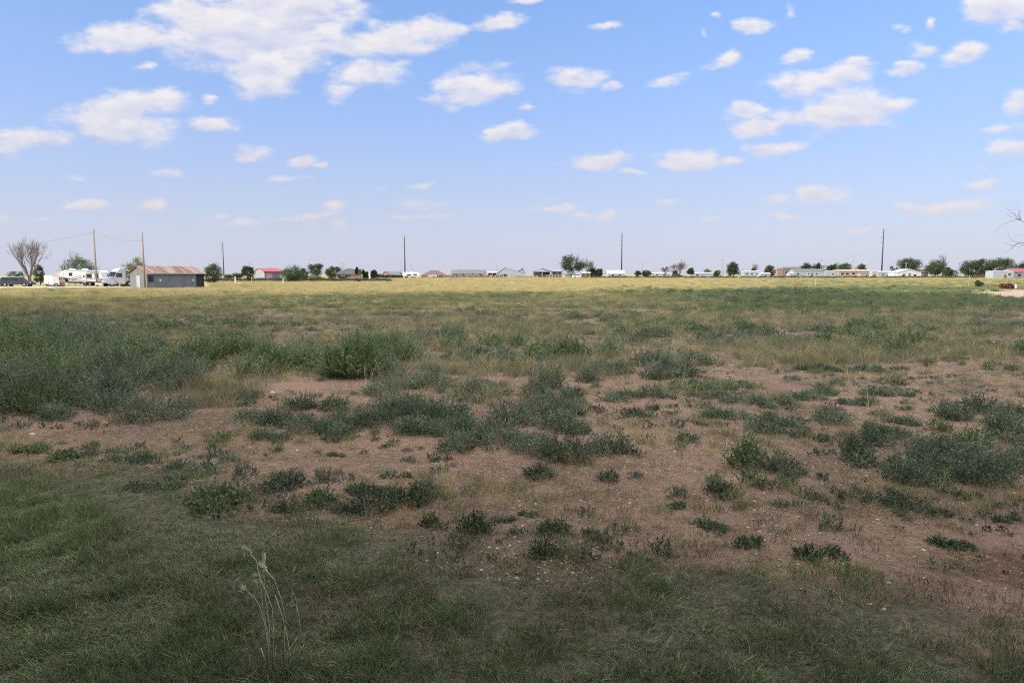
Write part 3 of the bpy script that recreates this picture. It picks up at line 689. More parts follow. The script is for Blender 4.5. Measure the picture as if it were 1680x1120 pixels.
# the dry yellow band towards the far edge
rng = np.random.RandomState(33)
py_ = protos('dry_stand', [(*blades(110, .75, .22, .52, .008, .014, .5, rng, 2, .6), M_dry) for _ in range(5)] + [(*blades(90, .7, .2, .42, .01, .016, .5, rng, 2, .6), M_green_far) for _ in range(2)])
x, y = wedge(30000, 42, 330, rng, 1.1, .55)
dn = fbm(x * .05 + 31, y * .07 + 14, 4)
keep = (rng.rand(len(x)) < (.3 + .7 * sstep(48, 75, y))) & ~bare(x, y) & ~((x < -38) & (y > 103) & (x < -.44 * y)) & (((x - 66) / 6) ** 2 + ((y - 86) / 7) ** 2 > 1)
x, y, dn = x[keep], y[keep], dn[keep]
gp = .10 + .55 * (1 - sstep(55, 100, y)) + .35 * sstep(.48, .6, dn) * (1 - sstep(80, 140, y)) + .6 * sstep(.16, .5, x / y) * (1 - sstep(150, 300, y)) + .6 * sstep(.22, .42, x / y) * (1 - sstep(92, 108, y)) + .5 * (x > 10) * (1 - sstep(75, 120, y))  # extra green towards the far right stands in for shade there
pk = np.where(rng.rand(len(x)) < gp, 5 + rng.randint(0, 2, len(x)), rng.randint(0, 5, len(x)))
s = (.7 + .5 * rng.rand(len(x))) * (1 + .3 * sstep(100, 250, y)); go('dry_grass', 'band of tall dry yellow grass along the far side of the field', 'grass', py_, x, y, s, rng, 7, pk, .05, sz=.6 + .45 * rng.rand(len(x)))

# pale arching stems standing in the weeds
rng = np.random.RandomState(41)
pa = protos('tall_stem', [(*blades(9, .12, .35, .75, .004, .006, .75, rng, 5), M_straw) for _ in range(4)] + [(*blades(12, .14, .3, .6, .004, .006, .5, rng, 4), M_tuft) for _ in range(3)])
x, y = [], []
for (cx, cy, sx_, sy_, n) in ((720, 625, 60, 14, 30), (660, 560, 70, 8, 24), (1230, 585, 130, 12, 46), (850, 560, 90, 10, 20), (330, 560, 70, 12, 26), (1000, 590, 90, 12, 26), (1420, 560, 160, 20, 24), (560, 570, 40, 10, 14), (1110, 640, 120, 20, 16), (1480, 690, 120, 25, 14), (860, 660, 40, 16, 12)):
    for _ in range(n):
        q = gnd(cx + rng.randn() * sx_, cy + rng.randn() * sy_); x.append(q[0]); y.append(q[1])
x = np.array(x); y = np.array(y)
go('tall_grass', 'thin pale arching grass stems standing among the weeds', 'grass', pa, x, y, .7 + .6 * rng.rand(len(x)), rng, 7, None, .1)

# --- the seeding tuft in front: stems read off the photo, each with its head
def front_tuft():
    bx, by = gnd(452, 1108); bz = tz(bx, by)
    root = thing('grass_tuft', 'tall pale grass tuft with feathery seed heads in the foreground lawn', 'grass tuft', (bx, by, bz))
    rng = np.random.RandomState(5)
    k = 1
    ms = paint('pale_stem', (.60, .63, .44), .7, (.48, .51, .35), .5, 20); mh = leafmat('seed_head', [(.66, .65, .53), (.54, .52, .41)], .3)
    STEMS = [  # photo x, y from foot to tip
     [(437,1085),(437,1040),(431,1000),(427,960),(419,920),(410,907)],
     [(440,1080),(441,1030),(436,985),(433,955),(436,935),(433,925)],
     [(446,1075),(449,1040),(445,1000),(438,975),(430,958),(427,953)],
     [(438,1095),(440,1060),(434,1020),(425,995),(415,978),(408,973)],
     [(463,1088),(466,1050),(467,1010),(460,980),(449,950),(437,933)],
     [(476,1090),(474,1060),(464,1015),(452,975)],
     [(467,1105),(478,1085),(487,1060),(493,1040),(490,1010),(485,990)],
     [(472,1105),(480,1090),(492,1070),(498,1058)],
     [(462,1108),(466,1090),(475,1065),(487,1046)],
     [(468,1106),(484,1094),(496,1078)],
     [(439,1098),(434,1080),(428,1062)],
     [(446,1094),(450,1075),(455,1058)],
    ]
    heads = {0, 1, 2, 3, 4, 6}
    for i, st in enumerate(STEMS):
        yo = by + rng.randn() * .05; pts = []
        for (px, py) in st:
            d = ray(px, py); t = yo / d[1] ; p = np.array((d[0] * t, d[1] * t, H + d[2] * t))
            pts.append(p - np.array((bx, by, bz)) + np.array((0, rng.randn() * .006, 0)))
        pts[0][2] = min(pts[0][2], 0.0)
        mb = MB(); n = len(pts); mb.tube(pts, [.0037 - .0017 * j / n for j in range(n)], 5)
        so = part('stem', mb, ms, root, smooth=True)
        if i in heads:
            a, b = pts[-2], pts[-1]; dv = (b - a) / np.linalg.norm(b - a)
            P0 = b - dv * .02 + rng.randn(26, 3) * .003 + dv * (rng.rand(26, 1) * .05)
            Vh, Fh = leaves_at(P0, dv + rng.randn(26, 3) * .22, .034 + .02 * rng.rand(26), .0085, rng)
            ho = link('seed_head', quads('seed_head', Vh, Fh, mh), so)
    Vb, Fb = blades(60, .10, .06, .26, .003, .005, .7, rng, 3)
    link('blades', quads('blades', Vb, Fb, M_tuft), root)
front_tuft()

# --- stones one can pick out
STONES = [(1237,826,7,5,'flat white stone on bare soil, the largest right of the middle'),(1209,824,6,3,'small pale stone left of the largest white stone'),
 (839,855,5,4,'white stone at the lawn edge near the middle'),(447,645,7,4,'pale stone on the left soil patch beside a round weed'),
 (52,711,8,3,'flat white stone at the left edge between thicket and lawn'),(487,736,4,3,'white stone on the soil below the left weed row'),
 (1440,853,6,4,'pale stone on the right-hand gravel'),(1661,812,8,5,'white stone near the right edge below the leafy weeds'),(1356,863,7,6,'pale blocky stone on the right-hand gravel by two weeds'),
 (1516,902,7,4,'pale flat stone at the right lawn edge'),(1457,914,5,5,'small white stone by the lawn edge, left of the mud'),(1603,863,5,4,'white pebble-like stone among thin weeds at right'),
 (985,620,5,2,'flat pale stone lying among weeds in the middle distance'),(1319,797,4,3,'small stone on the soil right of the tall ragged weed')]
rng = np.random.RandomState(51)
for (px, py, hw, hh, lab) in STONES:
    x, y = gnd(px, py); k = (py - 449.5) / H; V, F = pebble(rng); V = V * (.62 * hw / k)
    V[:, 2] *= (hh / hw) * 1.4; o = link('stone', quads('stone', V, F, M_white), None, (x, y, tz(x, y) + .12 * hh / k), rng.rand() * 6)
    o.data.shade_smooth(); tag(o, lab, 'stone', 'pale stones on the bare soil')


# ------------------------------------------------------------------ trees
M_leaf_dark = leafmat('dark_foliage', [(.030, .050, .024), (.048, .072, .034), (.065, .092, .042)], .2)
M_leaf_mid = leafmat('green_foliage', [(.045, .075, .030), (.075, .115, .045), (.10, .14, .055)], .25)
M_leaf_light = leafmat('yellow_green_foliage', [(.12, .15, .055), (.19, .21, .085), (.15, .17, .065)], .3)
M_leaf_grey = leafmat('grey_green_foliage', [(.055, .070, .048), (.075, .09, .06), (.095, .11, .075)], .2)
M_bark = paint('bark', (.13, .10, .08), .9, (.07, .055, .045), .7, 3)
M_bare = paint('bare_wood', (.19, .155, .13), .9, (.115, .095, .082), .6, 4)

def branch_tree(mb, p, d, L, r, depth, rng, spread=.55, kids=(2, 4), minr=.012, up=.12, ends=None):
    n = 4; pts = [p]; q = np.array(d, float)
    for i in range(n):
        q = q + rng.randn(3) * .12 + np.array((0, 0, up * .35)); q /= np.linalg.norm(q)
        pts.append(pts[-1] + q * L / n)
    rads = [max(minr, r * (1 - .45 * i / n)) for i in range(n + 1)]
    mb.tube(pts, rads, 5 if depth > 1 else 3)
    if ends is not None and depth <= 1: ends.append(pts[-1])
    if depth == 0: return
    for k in range(rng.randint(*kids) + (1 if depth > 1 else 0)):
        t = .35 + .65 * rng.rand() if k else 1.0; i = min(n, max(1, int(round(t * n))))
        nd = q + rng.randn(3) * spread; nd[2] += up; nd /= np.linalg.norm(nd)
        branch_tree(mb, pts[i], nd, L * (.6 + .22 * rng.rand()), rads[i] * .66, depth - 1, rng, spread, kids, minr, up, ends)

def crown_geo(W, D, h0, h1, n_cl, leaf, per, rng, gaps=.3):
    """leaf clumps through an uneven ellipsoid crown; clump spots left out so the sky shows through"""
    c = []; lob = rng.randn(5, 3); lob /= np.linalg.norm(lob, axis=1, keepdims=True)
    while len(c) < n_cl:
        q = rng.randn(3); q /= np.linalg.norm(q); rad = .35 + .65 * rng.rand() ** .5
        sw = 1 + .28 * max(lob @ q) - .22 * max((-lob) @ q)
        if vnoise(q[0] * 2.2 + 40 * rng.rand() * 0 + lob[0, 0] * 30, q[2] * 2.2 + q[1] * 1.3 + lob[1, 0] * 30) < gaps and rad > .55: continue
        p = q * rad * sw; c.append((p[0] * W, p[1] * D, (h0 + h1) / 2 + p[2] * (h1 - h0) / 2))
    c = np.array(c); P = np.repeat(c, per, 0)
    rs = np.repeat((.15 + .15 * rng.rand(n_cl)) * (.5 * W + .5 * min(W, (h1 - h0) * .6)), per)
    off_ = rng.randn(len(P), 3) * rs[:, None] * np.array((.62, .62, .45)); P = P + off_
    Dn = off_ + rng.randn(len(P), 3) * rs[:, None] * .8 + np.array((0, 0, .05))
    return leaves_at(P, Dn, leaf * (.6 + .8 * rng.rand(len(P))), leaf * .55, rng), c

def leafy(name, label, px, hw, top, Y, seed, m=None, base=None, n_cl=42, per=44, cat='tree', group='leafy trees beyond the field', h0f=.16, gaps=.3, leaf=None, bare=0):
    m = m or M_leaf_dark; rng = np.random.RandomState(seed)
    x = X(px, Y); z0 = tz(x, Y); Hh = Z(top, Y) - z0; W = hw * Y / FOC
    r = thing(name, label, cat, (x, Y, z0), 0, group)
    leaf = leaf or max(.20, Y * .0015); n_cl = int(n_cl * 1.5)
    (V, Fc), c = crown_geo(W * .84, W * .8, Hh * h0f, Hh * .96, n_cl, leaf, per, rng, gaps)
    V[:, 2] = np.maximum(V[:, 2], .02)
    link('crown', quads('crown', V, Fc, m), r)
    mb = MB(); tr_ = max(.06, Hh * .022)
    fork = Hh * max(.2, h0f + .08); mb.tube([(0, 0, -.05), (rng.randn() * .05, rng.randn() * .05, fork * .5), (rng.randn() * .12, 0, fork)], [tr_ * 1.25, tr_, tr_ * .85], 7)
    for k in range(9):
        e = c[rng.randint(len(c))]; mid = np.array((0, 0, fork)) * .45 + e * .55 + np.array((0, 0, .1 * Hh)) * .5
        mb.tube([(0, 0, fork * (.8 + .2 * rng.rand())), mid, e], [tr_ * .55, tr_ * .32, tr_ * .12], 4)
    for k in range(bare):                              # dead branches sticking out
        d = np.array((.5 + .5 * rng.rand(), rng.randn() * .3, .55 + .4 * rng.rand())); branch_tree(mb, np.array((W * .1, 0, Hh * .45)), d / np.linalg.norm(d), Hh * .30, tr_ * .4, 2, rng, .5, (2, 4), Y * .00013)
    part('trunk', mb, M_bark, r); return r

def bare_tree(name, label, px, top, Y, seed, halfw, m=None, depth=4, first=6, group='bare leafless trees', minr=None, x=None, spread=.42, up=.16):
    rng = np.random.RandomState(seed); x = X(px, Y) if x is None else x; z0 = tz(x, Y); Hh = Z(top, Y) - z0
    W = halfw * Y / FOC
    r = thing(name, label, 'tree', (x, Y, z0), 0, group)
    mt = MB(); tr_ = Hh * .032; mt.tube([(0, 0, -.05), (.02 * Hh, 0, Hh * .09), (.01 * Hh, 0, Hh * .18)], [tr_ * 1.4, tr_ * 1.05, tr_], 8)
    part('trunk', mt, m or M_bare, r)
    mb = MB()
    for k in range(first):
        a = k / first * 6.283 + rng.rand() * .6; t = W / Hh * (.55 + .75 * rng.rand())
        d = np.array((math.cos(a) * t, math.sin(a) * t, .8)); d /= np.linalg.norm(d)
        branch_tree(mb, np.array((.01 * Hh, 0, Hh * (.13 + .06 * rng.rand()))), d, Hh * .36, tr_ * .62, depth, rng, spread, (2, 4), minr or Y * .00013, up)
    V = np.array(mb.v); zs = np.quantile(V[:, 2], .995); sc = Hh / zs
    V[:, 2] = np.where(V[:, 2] > Hh * .15, Hh * .15 + (V[:, 2] - Hh * .15) * (Hh * .85) / (zs - Hh * .15), V[:, 2])
    wx = np.quantile(np.abs(V[:, 0]), .985); V[:, 0] *= min(1.6, max(.6, W / wx)); V[:, 1] *= min(1.6, max(.6, W / wx)); mb.v = V.tolist()
    part('branches', mb, m or M_bare, r); return r

# ------------------------------------------------------------------ building pieces
def wallbox(mb, W, D, h, gable=None, axis='x', apex=0.0):
    """walls as a solid with gable ends; ridge along axis"""
    if not gable: return mb.box(-W / 2, W / 2, -D / 2, D / 2, -.05, h)
    if axis == 'y': return mb.prism([(-W / 2, -.05), (W / 2, -.05), (W / 2, h), (apex, gable), (-W / 2, h)], -D / 2, D / 2)
    v = [(-W / 2, -D / 2, -.05), (-W / 2, D / 2, -.05), (-W / 2, D / 2, h), (-W / 2, 0, gable), (-W / 2, -D / 2, h)]
    v += [(-p[0], p[1], p[2]) for p in v]
    f = [(4, 3, 2, 1, 0), (5, 6, 7, 8, 9)] + [(i, (i + 1) % 5, (i + 1) % 5 + 5, i + 5) for i in range(5)]
    return mb.add(v, f)
def roofgeo(mb, W, D, h, ridge, axis='x', over=.35, th=.14, hip=0.0, apex=0.0, lift=.012):
    """two slopes with thickness, eaves and gable overhang"""
    if axis == 'y':
        for s in (-1, 1):
            e = s * (W / 2 + over); dz = (ridge - h) / (W / 2 - s * apex * 1.0) * over
            z0 = h - dz + lift; z1 = ridge + lift
            mb.add([(apex, -D / 2 - over, z1), (apex, D / 2 + over, z1), (e, D / 2 + over, z0), (e, -D / 2 - over, z0),
                    (apex, -D / 2 - over, z1 + th), (apex, D / 2 + over, z1 + th), (e, D / 2 + over, z0 + th), (e, -D / 2 - over, z0 + th)],
                   [(0, 1, 2, 3), (7, 6, 5, 4), (0, 3, 7, 4), (1, 5, 6, 2), (2, 6, 7, 3)])
    else:
        hx = W / 2 + over - hip
        for s in (-1, 1):
            e = s * (D / 2 + over); dz = (ridge - h) / (D / 2) * over; z0 = h - dz + lift; z1 = ridge + lift; ex = W / 2 + over
            mb.add([(-hx, 0, z1), (hx, 0, z1), (ex, e, z0), (-ex, e, z0), (-hx, 0, z1 + th), (hx, 0, z1 + th), (ex, e, z0 + th), (-ex, e, z0 + th)],
                   [(0, 1, 2, 3), (7, 6, 5, 4), (0, 3, 7, 4), (1, 5, 6, 2), (2, 6, 7, 3)])
        if hip:
            for s in (-1, 1):
                e = D / 2 + over; dz = (ridge - h) / (D / 2) * over; z0 = h - dz + lift + .004; ex = s * (W / 2 + over)
                mb.add([(s * hx, 0, ridge + th + lift), (ex, -e, z0 + th), (ex, e, z0 + th), (ex, -e, z0), (ex, e, z0)], [(0, 1, 2), (1, 3, 4, 2)])
    return mb
M_glass = paint('window_glass', (.03, .035, .045), .12, (.06, .065, .08), .5, 2)
M_trim = paint('white_trim', (.72, .71, .68), .6, (.55, .53, .5), .5, 2)
M_door = paint('brown_door', (.20, .13, .09), .6)
def openings(r, wins, doors, y, wm=None, dm=None, frame=True):
    for (u, z, ww, wh) in wins:
        mb = MB().box(u - ww / 2, u + ww / 2, y - .05, y + .02, z - wh / 2, z + wh / 2); o = part('window', mb, wm or M_glass, r)
        if frame:
            f = MB(); t = .07
            f.box(u - ww / 2 - t, u + ww / 2 + t, y - .065, y + .015, z + wh / 2, z + wh / 2 + t).box(u - ww / 2 - t, u + ww / 2 + t, y - .065, y + .015, z - wh / 2 - t, z - wh / 2)
            f.box(u - ww / 2 - t, u - ww / 2, y - .063, y + .013, z - wh / 2, z + wh / 2).box(u + ww / 2, u + ww / 2 + t, y - .063, y + .013, z - wh / 2, z + wh / 2)
            part('frame', f, M_trim, o)
    for (u, dw, dh) in doors:
        part('door', MB().box(u - dw / 2, u + dw / 2, y - .05, y + .02, .0, dh), dm or M_door, r)
def house(name, label, px0, px1, eave, ridge, Y, wm, rm, D=8, axis='x', wins=(), doors=(), hip=0, over=.4, rot=0, cat='house', apex=0.0, dm=None, group=None, wmat=None, chim=False):
    xc = (X(px0, Y) + X(px1, Y)) / 2; W = X(px1, Y) - X(px0, Y); z0 = tz(xc, Y)
    he = Z(eave, Y) - z0; hr = Z(ridge, Y) - z0
    r = thing(name, label, cat, (xc, Y + D / 2, z0), rot, group)
    W2 = W - 2 * over * (1 if axis == 'x' else .6)
    part('walls', wallbox(MB(), W2, D, he, None if hip else hr, axis, apex * W), wm, r)
    rf = part('roof', roofgeo(MB(), W2, D, he, hr, axis, over, .13, hip, apex * W), rm, r)
    if chim: part('chimney', MB().box(W * .15, W * .15 + .7, -.4, .4, hr - .4, hr + .7), M_bark, rf)
    openings(r, [(u * W2 / 2, z * he, ww, wh) for (u, z, ww, wh) in wins], [(u * W2 / 2, dw, dh) for (u, dw, dh) in doors], -D / 2, wmat, dm)
    return r
def slab_at(px0, px1, y0, y1, Y):             # photo box -> world x0, x1, z0, z1 at distance Y
    return X(px0, Y), X(px1, Y), Z(y1, Y), Z(y0, Y)

M_cream = paint('cream_siding', (.35, .345, .325), .7, (.29, .28, .26), .5, .6)
M_white = paint('white_siding', (.35, .385, .42), .6, (.29, .32, .355), .45, .5)
M_bluew = paint('pale_blue_metal', (.36, .41, .45), .5, (.30, .34, .39), .5, .5)
M_greyw = paint('grey_metal', (.33, .35, .37), .5, (.24, .25, .27), .6, .6)
M_tan = paint('tan_siding', (.34, .29, .24), .8, (.26, .22, .18), .6, .6)
M_brick = paint('brown_brick', (.27, .18, .14), .85, (.19, .13, .10), .6, 1.5)
M_rdark = paint('dark_shingle', (.06, .065, .085), .8, (.10, .10, .11), .6, 2)
M_rgrey = paint('grey_shingle', (.15, .165, .165), .8, (.10, .11, .11), .6, 2)
M_rbrown = paint('brown_shingle', (.16, .10, .085), .8, (.10, .07, .06), .6, 2)
M_rred = paint('red_roof_metal', (.34, .035, .055), .5, (.26, .03, .045), .5, .5)
M_rwhite = paint('white_roof_metal', (.37, .40, .44), .45, (.31, .34, .38), .4, .5)
M_black = paint('black_and_shade', (.015, .015, .017), .8)  # for black parts, and for shade painted into openings
M_rubber = paint('tyre_rubber', (.025, .025, .025), .85)
M_rim = paint('wheel_rim', (.5, .5, .5), .35, (.35, .35, .35), .4, 3, .6)
M_woodp = paint('weathered_pole', (.30, .235, .165), .85, (.19, .15, .11), .7, 2.5, stretch=(6, 6, .5))
M_steel = paint('weathering_steel', (.05, .052, .062), .7, (.035, .034, .036), .6, 1)
M_galv = paint('galvanised_metal', (.42, .44, .45), .45, (.32, .33, .34), .6, 1.5, .5)
M_fence = paint('fence_boards', (.20, .145, .11), .85, (.13, .095, .075), .7, 2, stretch=(5, 1, .6))
M_postp = paint('pale_fence_post', (.50, .46, .42), .8, (.38, .34, .3), .5, 3)

# ------------------------------------------------------------------ poles
def pole(name, label, px, top, Y, r0=.15, r1=.1, m=None, arm=None, cat='pole', group=None, lamp=False, toppx=None):
    x = X(px, Y); z0 = tz(x, Y); h = Z(top, Y) - z0
    r = thing(name, label, cat, (x, Y, z0), 0, group); lean = 0 if toppx is None else X(toppx, Y, z0 + h) - X(px, Y, z0)
    part('shaft', MB().cyl((0, 0, -.1), (lean, 0, h), r0, r1, 10), m or M_woodp, r, smooth=True)
    if arm:
        for az, aw in arm:
            a = part('crossarm', MB().box(-aw / 2, aw / 2, -r1 - .1, -r1, h - az - .06, h - az + .06), m or M_woodp, r)
            for u in (-.45, -.2, .45): part('insulator', MB().cyl((u * aw, -r1 - .05, h - az + .06), (u * aw, -r1 - .05, h - az + .24), .045, .03, 6), M_galv, a)
    if lamp:
        for s in (-1, 1):
            a = part('lamp_arm', MB().cyl((0, 0, h - .05), (s * 1.3, 0, h + .15), .05, .04, 6), M_galv, r)
            part('lamp_head', MB().box(s * 1.3 - .35, s * 1.3 + .35, -.16, .16, h + .06, h + .22, .05), M_galv, a)
    return r
def steel_pole(label, px, base_Y, top, w0=.38):
    x = X(px, base_Y); z0 = tz(x, base_Y); h = Z(top, base_Y) - z0
    r = thing('transmission_pole', label, 'transmission pole', (x, base_Y, z0), 0, 'tall steel transmission poles')
    part('shaft', MB().cyl((0, 0, -.2), (0, 0, h), w0, w0 * .5, 12), M_steel, r, smooth=True)
    for k, s in ((.10, -1), (.19, -1), (.28, -1)):
        a = part('bracket', MB().cyl((0, 0, h * (1 - k)), (s * 1.5, 0, h * (1 - k) + .25), .1, .06, 6), M_steel, r)
        part('insulator', MB().tube([(s * 1.5, 0, h * (1 - k) + .2 - .1 * q) for q in range(10)], [.12 if q % 2 else .05 for q in range(10)], 8), M_galv, a)
    return r
steel_pole('tall dark steel transmission pole behind the low brush, leftmost and thinnest of the four', 367.5, 420, 397, .34)
steel_pole('tall dark steel transmission pole rising behind the white camper', 664.5, 400, 387, .42)
steel_pole('tall dark steel transmission pole rising from the pale grey-roofed house', 1019.5, 400, 381, .42)
steel_pole('tall dark steel transmission pole near the water towers, thickest of the four', 1446, 400, 375, .44)
pA = pole('utility_pole', 'tall wooden utility pole in front of the fifth wheel camper', 158.5, 376, 119, .15, .10, cat='utility pole', group='wooden utility poles by the yard')
pB = pole('utility_pole', 'tall wooden utility pole at the corner of the rusty-roofed shed', 237.5, 381, 103, .14, .09, cat='utility pole', group='wooden utility poles by the yard')
for p_, hh in ((pA, Z(381, 119)), (pB, Z(395, 103))):
    part('insulator', MB().tube([(0, .02, hh - p_.location.z), (0, -.13, hh - p_.location.z), (0, -.16, hh + .03 - p_.location.z), (0, -.16, hh + .14 - p_.location.z)], [.03, .03, .055, .03], 8), M_galv, p_)
def wire(label, a, b, sag):
    a = np.array(a); b = np.array(b); pts = [a + (b - a) * t + np.array((0, 0, -sag * 4 * t * (1 - t))) for t in np.linspace(0, 1, 25)]
    o = part('power_line', MB().tube(pts, [.016] * 25, 5), paint('wire', (.12, .12, .13), .6)); tag(o, label, 'power line', 'power lines on the wooden poles')
xA = X(158.5, 119); xB = X(237.5, 103)
wire('power line sagging from the utility pole by the camper off to the left', (xA, 118.85, Z(381, 119)), (X(-330, 125), 125, Z(383, 125)), 3.1)
wire('power line hanging between the two wooden utility poles', (xA, 118.85, Z(379.5, 119)), (xB, 102.85, Z(395, 103)), .55)
SP = [  # far thin poles: px, top, Y, label, arms, lamp
 (410, 432, 400, 'thin far pole rising behind the single tree left of the red-roofed barn', [(.3, 2.4)], 0), (444, 436, 420, 'short far pole above the red roof of the barn', [(.3, 2.0)], 0), (563, 432, 300, 'thin pole with a crossbar behind the dark hip-roofed house', [(.3, 2.6), (1.3, 2.0)], 0),
 (655, 431, 380, 'double-headed street lamp left of the tall pole by the camper', None, 1), (657.8, 433, 395, 'thin pole just right of the double street lamp', None, 0), (676, 432, 380, 'thin pole above the roof of the white camper', None, 0),
 (717, 430, 340, 'double-headed street lamp over the brown-roofed house', None, 1), (755, 432, 380, 'thin far pole behind the long grey-roofed house', None, 0), (814, 432, 380, 'thin far pole left of the pale metal barn', None, 0),
 (889.5, 432, 380, 'thin far pole behind the dark open pavilion', None, 0), (1053.5, 432, 430, 'thin far pole between two dark bushes right of the third steel pole', [(.5, 2.0)], 0), (1072.5, 435, 430, 'faint thin pole right of the boxy dark bush', None, 0),
 (1184.5, 425, 400, 'far wooden pole standing left of the dark rounded tree', [(.4, 1.8)], 0), (1187.5, 437, 420, 'shorter thin pole between the far wooden pole and the dark rounded tree', None, 0), (1346, 424, 330, 'wooden pole behind the long white mobile home', [(.6, 2.4)], 0), (1352.5, 432, 360, 'short pole right of the wooden pole behind the mobile home', None, 0),
 (1372.5, 429, 280, 'dark pole at the right end of the long white mobile home', [(.4, 1.6)], 0), (1468, 425, 300, 'pale pole in front of the grey mobile home left of the gabled house', [(.8, 2.2), (1.7, 1.8)], 0), (1485.5, 431, 290, 'pale pole standing before the pale blue gabled house', [(.2, 1.2)], 0), (1538, 424, 330, 'pale bare pole among the dark trees on the right', None, 0),
]
for (px, top, Y, lab, arm, lamp) in SP:
    pole('street_lamp' if lamp else 'distant_pole', lab, px, top, Y, .13 if Y < 350 else .16, .10, M_galv if lamp or px in (1468, 1485.5, 1538) else M_woodp, arm, 'street lamp' if lamp else 'pole', 'double street lamps' if lamp else 'thin distant poles', lamp)
def post(name, label, px, base, top, Y, r, m, cap=None):
    x = X(px, Y); z0 = tz(x, Y); h = Z(top, Y) - z0
    o = thing(name, label, 'post', (x, Y, z0), 0, 'short posts around the field')
    part('shaft', MB().cyl((0, 0, -.05), (0, 0, h), r, r * .9, 8), m, o)
    if cap: part('band', MB().cyl((0, 0, cap[0] * h), (0, 0, cap[1] * h), r * 1.08, r * 1.08, 8), cap[2], o)
    else: part('cap', MB().cyl((0, 0, h), (0, 0, h + r * .8), r * 1.05, r * .3, 8), m, o)
    return o
M_wpost = paint('white_post', (.75, .74, .72), .5, (.6, .59, .56), .4, 3)
post('marker_post', 'white marker post in the grass left of the single round tree', 386, 463, 454.5, 150, .13, M_wpost)
post('marker_post', 'white marker post in front of the large rounded bush', 464.5, 463, 457.5, 150, .09, M_wpost)
post('marker_post', 'thin pale post below the red-roofed barn', 413, 463, 454.5, 152, .06, M_postp)
post('marker_post', 'white post right of the cypresses by the dark-roofed house', 606.5, 460, 451.5, 190, .12, M_wpost)
post('survey_stake', 'pale wooden stake in the dry grass before the long mobile home', 1338.5, 463, 455.5, 130, .045, paint('raw_wood', (.62, .48, .33), .8))
post('marker_post', 'thin pale stake in the dry grass before the right-hand dark trees', 1590, 463, 452, 125, .035, M_postp)
post('mound_post', 'wooden post with a pale lower band on the reddish spoil mound at right', 1667, 473, 449.5, 86, .085, paint('post_wood', (.24, .18, .14), .85), (.04, .30, M_wpost))
# pale block lying in the grass
o = thing('concrete_block', 'small pale concrete block lying in the grass by the white marker post', 'block', (X(393, 150), 150, tz(X(393, 150), 150)))
part('body', MB().box(-.5, .5, -.3, .3, -.05, .38, .04), M_postp, o)

# ------------------------------------------------------------------ buildings
def solve(f, target, a, b):
    for _ in range(60):
        m = (a + b) / 2
        if (f(m) - target) * (f(a) - target) <= 0: b = m
        else: a = m
    return (a + b) / 2
def PX(x, y): return 840 + FOC * x / (y * cp)
def corner_place(pxc, Y, rot, pxr, pxl):
    """a box seen over its near corner: length W to photo column pxr, depth D to pxl -> W, D, centre"""
    cx = X(pxc, Y); c, s = math.cos(rot), math.sin(rot)
    W = solve(lambda t: PX(cx + t * c, Y + t * s), pxr, .2, 60); D = solve(lambda t: PX(cx - t * s, Y + t * c), pxl, .2, 60)
    return W, D, (cx + W / 2 * c - D / 2 * s, Y + W / 2 * s + D / 2 * c)

# rusty-roofed shed: corrugated sheets, each rusted differently
rm_, nt, out = newmat('rusty_corrugated_roof')
p = N(nt, 'ShaderNodeBsdfPrincipled'); nt.links.new(p.outputs[0], out.inputs[0]); p.inputs['Roughness'].default_value = .7
tc = N(nt, 'ShaderNodeTexCoord'); mp = N(nt, 'ShaderNodeMapping'); mp.inputs['Scale'].default_value = (1.5, .10, .1); nt.links.new(tc.outputs['Object'], mp.inputs[0])
f1 = ramp(nt, noise(nt, 1.0, 3, .6, mp.outputs[0]), .40, .58); f2 = ramp(nt, noise(nt, 3.5, 5, .7, tc.outputs['Object']), .45, .7)
c = mixc(nt, f1, (.34, .29, .26), (.215, .105, .068)); nt.links.new(mixc(nt, math_n(nt, 'MULTIPLY', f2, .5), c, (.24, .10, .06)), p.inputs['Base Color'])
M_shedw = paint('weathered_sheet_wall', (.155, .175, .20), .65, (.10, .112, .128), .75, 1.1, stretch=(2.2, 2.2, .35))
rot = R(55); W, D, ctr = corner_place(241, 105, rot, 334, 213); z0 = tz(*ctr)
shed = thing('shed', 'long grey sheet-metal shed with rust-striped corrugated roof beside the wooden pole', 'shed', (*ctr, z0), rot)
he = Z(447.2, 105) - z0; hr = he + .98
part('walls', wallbox(MB(), W, D, he, hr, 'x'), M_shedw, shed)
rb = MB(); roofgeo(rb, W, D, he, hr, 'x', .28, .05)
n = int(W / .3)
for i in range(n):                                        # raised ribs of the sheets
    xx = -W / 2 - .2 + (W + .4) * (i + .5) / n
    e = D / 2 + .28; dz = (hr - he) / (D / 2) * .28
    rb.cyl((xx, -.02, hr + .07), (xx, -e, he - dz + .07), .035, .035, 5)
part('roof', rb, rm_, shed)
part('fascia', MB().box(-W / 2 - .27, W / 2 + .27, -D / 2 - .31, -D / 2 - .285, he - .19, he - .02), paint('pale_trim_board', (.50, .46, .42), .8), shed)
rbm = MB()
for i in range(int(W / .45)): rbm.box(-W / 2 + .2 + i * .45, -W / 2 + .24 + i * .45, -D / 2 - .02, -D / 2 + .01, 0, he - .1)
part('wall_ribs', rbm, M_shedw, shed)
part('bay_shade', MB().box(W / 2 - 1.3, W / 2 + .02, -D / 2 - .05, -D / 2 + .8, .0, he - .14), M_black, shed)  # solid black box, its colour stands for the shade inside
part('opening_shade', MB().box(-W / 2 + .22, -W / 2 + .95, -D / 2 - .045, -D / 2 + .1, 1.0, 1.9), M_black, shed)  # black slab painted as the shade of an opening
